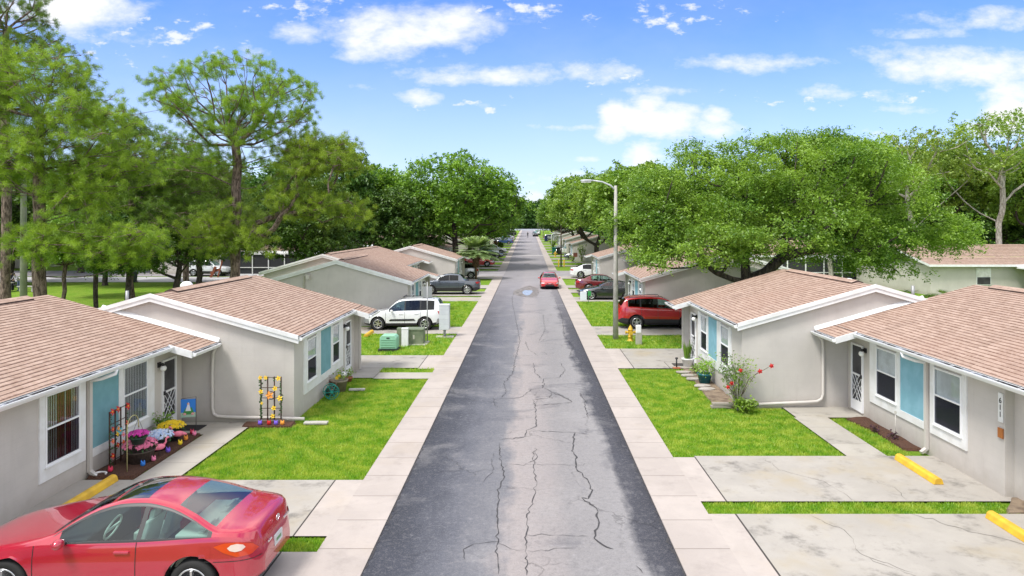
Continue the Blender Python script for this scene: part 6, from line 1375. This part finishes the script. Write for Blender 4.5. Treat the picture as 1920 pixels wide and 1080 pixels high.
for (px, c, l) in ((487, 'violet', 'blue-violet ornament at the left foot of the yellow lily trellis'), (504, 'red', 'red ornament under the yellow lily trellis'), (517, 'violet', 'purple ornament right of the red one under the lily trellis'), (529, 'orange', 'orange ornament at the right foot of the lily trellis')):
    critter((px-990)*20.18/1280, 20.2, c, l, .05, .85)
# garden flag
fg = empty('garden_flag', (-9.68, 19.55, .05), .25, 'small garden flag with a blue and green picture by the mat', 'flag'); mb = MB(); mb.tube([(.16, 0, 0), (.16, 0, 1.0), (-.24, 0, .95)], .008, 5); mb.build('stake', BLACK, fg)
mb = MB(); mb.box(-.24, .15, -.004, .004, .42, .94, 0); mb.box(-.24, .15, -.006, .006, .42, .56, 4); mb.prism([(-.2, .5), (.12, .5), (.05, .70), (-.12, .68)], -.008, .008, 1, 'y'); mb.prism([(-.12, .6), (.03, .6), (-.04, .86)], -.010, .010, 2, 'y'); mb.ball((-.14, 0, .52), .06, 8, 3, 1, .2, .8); mb.ball((.07, 0, .52), .06, 8, 3, 1, .2, .8); mb.ball((-.045, 0, .80), .04, 8, 5, 1, .3, 1); mb.build('cloth', [FL['deepblue'], mat('flag_green', (.05, .25, .06), .8), FL['white'], mat('flag_pink', (.75, .35, .35), .8), mat('flag_grass', (.35, .5, .4), .8), FL['orange']], fg)
mb = MB(); mb.box(-.32, .32, -.26, .26, 0, .015); o = mb.build('door_mat', mat('mat_black', (.02, .018, .02), .95)); o.location = (-9.85, 20.0, .026); tag(o, 'black door mat at the door of the nearest left house', 'mat')
mb = MB(); mb.box(-.3, .3, -.25, .25, 0, .015); o = mb.build('door_mat', mat('mat_grey', (.06, .055, .05), .95)); o.location = (6.45, 29.0, .026); tag(o, 'dark grey door mat by the snake plant on the right', 'mat')
mb = MB(); mb.tube([(cos(a)*.13, sin(a)*.1, .02) for a in [2*pi*k/14 for k in range(11)]], .025, 6); o = mb.build('hose_guide', WHITE); o.location = (-10.15, 16.2, .06); tag(o, 'white curved spout piece on the mulch under the downspout', 'spout')
# hose reel and pots on the left second house
TEAL = mat('teal_plastic', (.01, .26, .22), .5)
hr = empty('hose_reel', (-6.75, 23.4, 0), .5, 'teal garden hose reel lying on the lawn by the second left house', 'hose reel'); mb = MB()
for q in (-.12, .14):
    mb.tube([(.24*cos(a), q, .26+.24*sin(a)) for a in [2*pi*k/20 for k in range(21)]], .014, 6, cap=False)
    for a in (0, 1.05, 2.1): mb.bar((.24*cos(a), q, .26+.24*sin(a)), (-.24*cos(a), q, .26-.24*sin(a)), .02, .02)
mb.tube([(0, -.14, .26), (0, .16, .26)], .05, 8); mb.build('reel', TEAL, hr); mb = MB()
for k in range(4): mb.tube([((.12+.012*k)*cos(a), -.08+.05*k, .26+(.12+.012*k)*sin(a)) for a in [2*pi*j/16 for j in range(17)]], .018, 6, cap=False)
mb.build('hose', mat('dark_hose', (.01, .06, .04), .5), hr)
POTC = vary(mat('aged_pot', rough=.85), (.20, .17, .12), (.28, .24, .18), 6, bs=.4); TERRA = mat('terracotta', (.4, .14, .07), .8)
def pot(name, loc, label, m, rt, rb, h, group=None):
    r = empty(name, loc, 0, label, 'plant pot', group); mb = MB(); mb.lathe([(0, 0), (rb, 0), (rt*.97, h-.06), (rt*1.05, h-.06), (rt*1.08, h), (rt*.95, h), (rt*.93, h-.05), (0, h-.06)], (0, 0, 0), 20); mb.build('pot', m, r); return r
def sprig(r, h0, w, h, n, seed, lm, leaf=.05):
    rs = np.random.RandomState(seed); C = rs.normal(size=(n, 3))*np.array([w, w, h*.35])+np.array([0, 0, h0+h*.5]); np_mesh('leaves', leaf_quads(rs, C, leaf, .3), 4, lm, r)
pg = 'pots beside the second left house'
r = pot('planter', (-6.78, 24.5, 0), 'large grey-brown pot with yellow blooms and sparse stems behind the hose reel', POTC, .3, .22, .42, pg); sprig(r, .40, .10, .3, 50, 1, LEAF_OAK); mb = MB(); flower(mb, (-.05, -.1, .5), .08, 0, 0); flower(mb, (.02, -.05, .56), .07, 0, 0); mb.ball((.16, 0, .62), .08, 8, 1); mb.build('ornament', [FL['yellow'], WHITE], r, recalc=False)
r = pot('planter', (-6.85, 25.15, 0), 'black pot with reddish leaves, second from the hose reel', BPOT, .17, .13, .22, pg); sprig(r, .2, .1, .3, 70, 2, LEAF_PINE)
r = pot('planter', (-6.82, 26.0, 0), 'small pot with green leaves nearest the door of the second left house', TERRA, .13, .1, .18, pg); sprig(r, .18, .09, .3, 90, 3, LEAF_DARK)
r = pot('planter', (-6.98, 23.95, 0), 'small terracotta pot with bare twigs beside the hose reel', TERRA, .12, .09, .2, pg); sprig(r, .2, .1, .4, 40, 4, m_leaf('dry_leaves', (.25, .12, .09), (.3, .16, .12), (.2, .1, .07)), .03)
mb = MB(); mb.box(-.28, .28, -.08, .08, 0, .06); o = mb.build('splash_block', CONC, bevel=.01); o.location = (-6.15, 24.55, .02); o.rotation_euler = (0, 0, .05); tag(o, 'grey concrete splash block on the lawn right of the large pot', 'block')
mb = MB(); mb.box(-.35, .35, -.1, .1, 0, .06); o = mb.build('splash_block', CONC, bevel=.01); o.location = (-6.35, 20.45, .02); tag(o, 'low concrete block at the end of the left drain pipe', 'block')
# right: snake plant, solar light, teal pot, stepping slabs, timbers
r = pot('planter', (6.72, 28.75, 0), 'white pot of upright snake plants at the right-hand door', WHITE, .24, .17, .36); mb = MB(); rnd = random.Random(4)
for k in range(26):
    a = rnd.uniform(0, 6.28); q = rnd.uniform(0, .14); c = Vector((cos(a)*q, sin(a)*q, .32)); t_ = c+Vector((cos(a)*.12+rnd.gauss(0, .04), sin(a)*.12, rnd.uniform(.55, .85))); m_ = (c+t_)/2; s = Vector((-sin(a), cos(a), 0))*.035; mb.add([c-s*.6, c+s*.6, m_+s, t_, m_-s], [(0, 1, 2, 3, 4)])
mb.build('leaves', LEAF_DARK2, r, recalc=False)
so = empty('path_light', (6.15, 28.25, .02), 0, 'short black garden light on an orange base by the snake plant', 'garden light'); mb = MB(); mb.tube([(0, 0, .05), (0, 0, .4)], .03, 8); mb.lathe([(.06, .4), (.06, .45), (0, .47)], (0, 0, 0), 10); mb.build('light', BLACK, so); mb = MB(); mb.box(-.15, .15, -.1, .1, 0, .05); mb.build('base', TERRA, so, bevel=.01)
r = pot('planter', (6.62, 25.6, .03), 'teal glazed pot with a leafy green plant below the right-hand windows', mat('teal_glaze', (.01, .13, .16), .2), .27, .19, .38); sprig(r, .36, .19, .5, 330, 5, LEAF_OAK, .06)
bush('small_plant', (6.75, 27.3, .03), 'small yellow-green plant between the two right-hand pots', .18, .3, 120, LEAF_PALE, .05, 8, seed=9)
for i, (x, y, l) in enumerate(((6.25, 27.4, 'furthest'), (6.3, 26.8, 'second furthest'), (6.35, 26.2, 'middle'), (6.4, 25.1, 'second nearest'), (6.45, 24.6, 'nearest'))):
    mb = MB(); mb.prism([(.3*cos(a)*(1+.1*sin(3*a+i)), .18*sin(a)*(1+.1*cos(2*a+i))) for a in [2*pi*k/14 for k in range(14)]], 0, .05); o = mb.build('stepping_stone', vary(mat('pale_stone', rough=.9), (.45, .42, .38), (.32, .29, .25), 5), bevel=.008); o.location = (x, y, .035); tag(o, l+' flat stone in the right-hand flower bed', 'stone', 'flat stones in the right-hand bed')
for i, (x, y, z, l) in enumerate(((6.3, 22.3, .0, 'lower'), (6.35, 22.3, .085, 'upper'))):
    mb = MB(); mb.box(-.33, .33, -.08, .08, 0, .08); o = mb.build('edging_timber', DECK, bevel=.01); o.location = (x, y, z); o.rotation_euler = (0, 0, .05-.08*i); tag(o, l+' weathered timber stacked left of the hibiscus', 'timber', 'timbers by the hibiscus')
mb = MB(); mb.tube([(0, 0, 0), (0, 0, .75)], .012, 5); mb.box(-.015, .015, -.03, .03, .7, .78); o = mb.build('garden_stake', PIPE); o.location = (10.2, 18.95, .03); tag(o, 'thin beige stake in the mulch below the right-hand blue panel', 'stake')
for i, (x, y, l) in enumerate(((9.95, 19.6, 'further dark purple tuft in the right-hand mulch'), (10.1, 18.9, 'nearer dark purple tuft in the right-hand mulch'))): bush('small_plant', (x, y, .05), l, .13, .14, 60, mat('purple_leaf', (.05, .015, .03), .8), .04, 6, seed=20+i, group='dark tufts in the mulch')
# yard sign and bins
ys = empty('yard_sign', (4.2, 51.4, 0), 0, 'small white and green yard sign at the sidewalk before the black sedan', 'sign'); mb = MB(); mb.box(-.28, .22, -.01, .01, .25, .9); mb.build('white_panel', FL['white'], ys); mb = MB(); mb.tube([(.35, 0, 0), (.35, 0, 1.0)], .02, 5); mb.box(.3, .55, -.02, .02, .6, .95); mb.build('green_panel', mat('sign_green', (.04, .3, .08), .6), ys)
def wheelie(x, y, label, m, s=1):
    r = empty('wheelie_bin', at(x, y), 0, label, 'bin', 'bins'); r.scale = (s,)*3; mb = MB(); mb.add([(-.24, -.28, .05), (.24, -.28, .05), (.24, .28, .05), (-.24, .28, .05), (-.3, -.36, 1.0), (.3, -.36, 1.0), (.3, .36, 1.0), (-.3, .36, 1.0)], [(0,3,2,1),(4,5,6,7),(0,1,5,4),(1,2,6,5),(2,3,7,6),(3,0,4,7)]); mb.build('body', m, r, bevel=.02); mb = MB(); mb.box(-.32, .32, -.4, .4, 1.0, 1.08); mb.build('lid', m, r, bevel=.02); mb = MB()
    for q in (-.27, .27): mb.lathe([(.1, -.03), (.1, .03)], (q, .32, .1), 10, axis='x')
    mb.build('wheel', RUBBER, r)
wheelie(4.75, 124.8, 'dark green wheelie bin on the far grass, right of the road', mat('bin_green', (.0, .13, .10), .5), 1.25); wheelie(5.55, 125.5, 'black wheelie bin behind the green one', BPOT, 1.2)
wheelie(5.0, 190, 'navy wheelie bin far along on the right', mat('bin_navy', (.015, .03, .12), .5), 1.5); wheelie(-40.5, 70.0, 'dark bin on the grass beside the park street', mat('bin_dark', (.015, .04, .03), .6), 1.0)
bush('red_bush', (-6.6, 146, gz(146)), 'reddish bush beside the far left sidewalk', 1.1, 1.9, 600, m_leaf('red_leaves', (.25, .05, .03), (.35, .09, .05), (.2, .1, .03)), .16, 16, 'shrub', 6)
bush('green_shrub', (-5.6, 143, gz(143)), 'dark green shrub right of the reddish bush', .9, 1.7, 500, LEAF_DARK, .16, 16, 'shrub', 7)
bush('green_shrub', (5.6, 152, gz(152)), 'round green shrub under the pergola posts at the far right', 1.1, 1.8, 500, LEAF_OAK, .16, 16, 'shrub', 8)
bush('climbing_shrub', (8.4, 106.3, gz(106)), 'loose green shrub against the grey end wall beyond the side street', .8, 2.6, 420, LEAF_OAK, .12, 14, 'shrub', 9)
bush('small_plant', (6.9, 105.5, gz(106)), 'low plant at the corner of the far grey end wall', .6, 1.0, 200, LEAF_PALE, .12, 10, 'plant', 10)
pg_ = empty('pergola', at(6.2, 148), 0, 'pale arch of posts beyond the green bin', 'pergola'); mb = MB()
for x in (-1.1, 1.1): mb.tube([(x, 0, 0), (x, 0, 3.0), (x*.7, 0, 3.3), (0, 0, 3.4)], .09, 6)
mb.build('frame', TRIM, pg_)
for i, (x, y, h, l) in enumerate(((4.6, 255, 9, 'nearer'), (4.4, 300, 11, 'further'), (4.9, 220, 7, 'lowest'))):
    mb = MB(); mb.tube([(0, 0, 0), (0, 0, h)], [.16, .1], 6); o = mb.build('utility_pole', CONC); o.location = at(x, y); tag(o, l+' pale pole at the far right end of the street', 'pole', 'poles at the far end')
# yard sign beyond side street
ys = empty('yard_sign', at(6.9, 99.5), 0, 'reddish-topped small sign on a post before the far grey wall', 'sign'); mb = MB(); mb.tube([(0, 0, 0), (0, 0, 1.3)], .04, 6); mb.build('post', TRIM, ys); mb = MB(); mb.box(-.3, .3, -.04, .04, 1.1, 1.7); mb.build('sign_board', mat('rust_red', (.35, .12, .08), .7), ys)
# park: power pole with wire, picnic table, bench, people
up = empty('utility_pole', (-26.6, 36, 0), 0, 'greenish concrete utility pole left of the thick pine trunk', 'pole'); mb = MB(); mb.tube([(0, 0, -.1), (0, 0, 10.5)], [.19, .12], 10); mb.build('pole', vary(mat('mossy_concrete', rough=.9), (.22, .24, .17), (.33, .33, .26), 1.2), up); mb = MB(); mb.bar((-.5, 0, 5.4), (2.2, 0, 5.35), .03); mb.build('cable', BLACK, up)
pt = empty('picnic_table', (-47.0, 60.5, 0), .1, 'stone picnic table on the park lawn at the left edge', 'table'); mb = MB(); mb.box(-1.1, 1.1, -.5, .5, .72, .80); mb.build('table_top', CONC, pt); mb = MB(); mb.box(-.5, -.25, -.25, .25, 0, .72); mb.box(.25, .5, -.25, .25, 0, .72); mb.build('pedestal', CONC, pt)
for i, (x, y, l) in enumerate(((-44.4, 60.6, 'stone bench at the right end of the picnic table'), (-46.6, 62.3, 'dark bench behind the picnic table'))):
    b = empty('park_bench', (x, y, 0), 0, l, 'bench', 'benches in the park'); mb = MB(); mb.box(-.85, .85, -.2, .2, .42, .5); mb.build('seat', CONC if i == 0 else BPOT, b); mb = MB(); mb.box(-.65, -.4, -.15, .15, 0, .42); mb.box(.4, .65, -.15, .15, 0, .42); mb.build('leg', CONC if i == 0 else BPOT, b)
def person(loc, rz, label, shirt, pants, skin=(.45, .28, .2), hair=(.03, .02, .015), lean=0., armf=.25, s=1.):
    """one continuous skinned body with clothing colours by height; head, hair"""
    r = empty('person', loc, rz, label, 'person'); r.scale = (s,)*3
    J = {'pel': (0, 0, .95), 'sp': (0, .02-lean*.2, 1.15), 'ch': (0, -lean*.35, 1.36), 'nk': (0, -lean*.5, 1.50), 'hd': (0, -lean*.62, 1.60), 'tp': (0, -lean*.68, 1.70)}
    for q, n_ in ((-1, 'l'), (1, 'r')):
        J['hip'+n_] = (.10*q, 0, .90); J['kn'+n_] = (.11*q, -.03, .50); J['an'+n_] = (.11*q, .02, .09); J['to'+n_] = (.12*q, -.15, .04)
        J['sh'+n_] = (.18*q, -lean*.4, 1.42); J['el'+n_] = (.24*q, -lean*.45-.02-armf*.2, 1.16); J['wr'+n_] = (.20*q, -lean*.5-armf, .98+armf*.3); J['ha'+n_] = (.19*q, -lean*.5-armf-.07, .95+armf*.35)
    E2 = [('pel','sp'),('sp','ch'),('ch','nk'),('nk','hd'),('hd','tp')]
    for n_ in 'lr': E2 += [('pel','hip'+n_),('hip'+n_,'kn'+n_),('kn'+n_,'an'+n_),('an'+n_,'to'+n_),('ch','sh'+n_),('sh'+n_,'el'+n_),('el'+n_,'wr'+n_),('wr'+n_,'ha'+n_)]
    Rr = dict(pel=.15, sp=.13, ch=.155, nk=.06, hd=.09, tp=.085, hip=.1, kn=.065, an=.045, to=.045, sh=.065, el=.045, wr=.032, ha=.035)
    ks = list(J); me = bpy.data.meshes.new('body'); me.from_pydata([J[k] for k in ks], [(ks.index(a), ks.index(b)) for a, b in E2], []); o = bpy.data.objects.new('body', me); COL.objects.link(o)
    md = o.modifiers.new('skin', 'SKIN'); o.modifiers.new('sub', 'SUBSURF').levels = 1
    for i, k in enumerate(ks):
        kk = k if k in Rr else k[:-1]; me.skin_vertices[0].data[i].radius = (Rr[kk], Rr[kk]*.85); me.skin_vertices[0].data[i].use_root = (k == 'pel')
    bpy.context.view_layer.update(); m2 = bpy.data.meshes.new_from_object(o.evaluated_get(bpy.context.evaluated_depsgraph_get())); o.modifiers.clear(); o.data = m2; m2.name = 'body'
    m2.materials.clear()
    for nm_, c in (('cloth_upper', shirt), ('cloth_lower', pants), ('skin', skin)): m2.materials.append(mat(nm_, c, .9))
    for p in m2.polygons:
        c = p.center; p.use_smooth = True; p.material_index = 2 if (c.z > 1.49 or (abs(c.x) > .13 and 0.9 < c.z < 1.12 and c.y < -.08)) else (1 if c.z < .98 else 0)
    o.parent = r; mb = MB(); mb.ball((0, -lean*.66+.012, 1.665), .108, 10, 0, 1, 1.05, 1.0); mb.build('hair', mat('hair', hair, .8), r); return r
person((-46.4, 61.3, 0), .3, 'person in black standing at the picnic table', (.012, .012, .018), (.02, .02, .03), lean=.25, armf=.3)
person((-45.6, 61.2, 0), -.2, 'person in grey bending over beside the one in black', (.35, .33, .38), (.12, .15, .28), lean=.9, armf=.35, s=.95)
person((-.1, 222, gz(222)), 0, 'distant person in dark clothes walking on the road', (.02, .03, .04), (.03, .03, .04), armf=.05, s=1.1)
person((3.2, 231, gz(231)), 0, 'distant person in pale clothes at the right road edge', (.5, .5, .5), (.03, .03, .04), armf=.05, s=1.1)
# red barrow-like clutter by the park house
mb = MB(); mb.bar((0, 0, 0), (.5, 0, 1.9), .12); mb.bar((-.8, 0, 0), (-.3, .1, 1.2), .25); mb.bar((-.9, .2, .5), (.1, .2, .9), .2); o = mb.build('garden_clutter', mat('rust', (.25, .08, .04), .9)); o.location = (-34.8, 76.6, 0); tag(o, 'rusty leaning boards beside the pale suv in the park', 'boards')
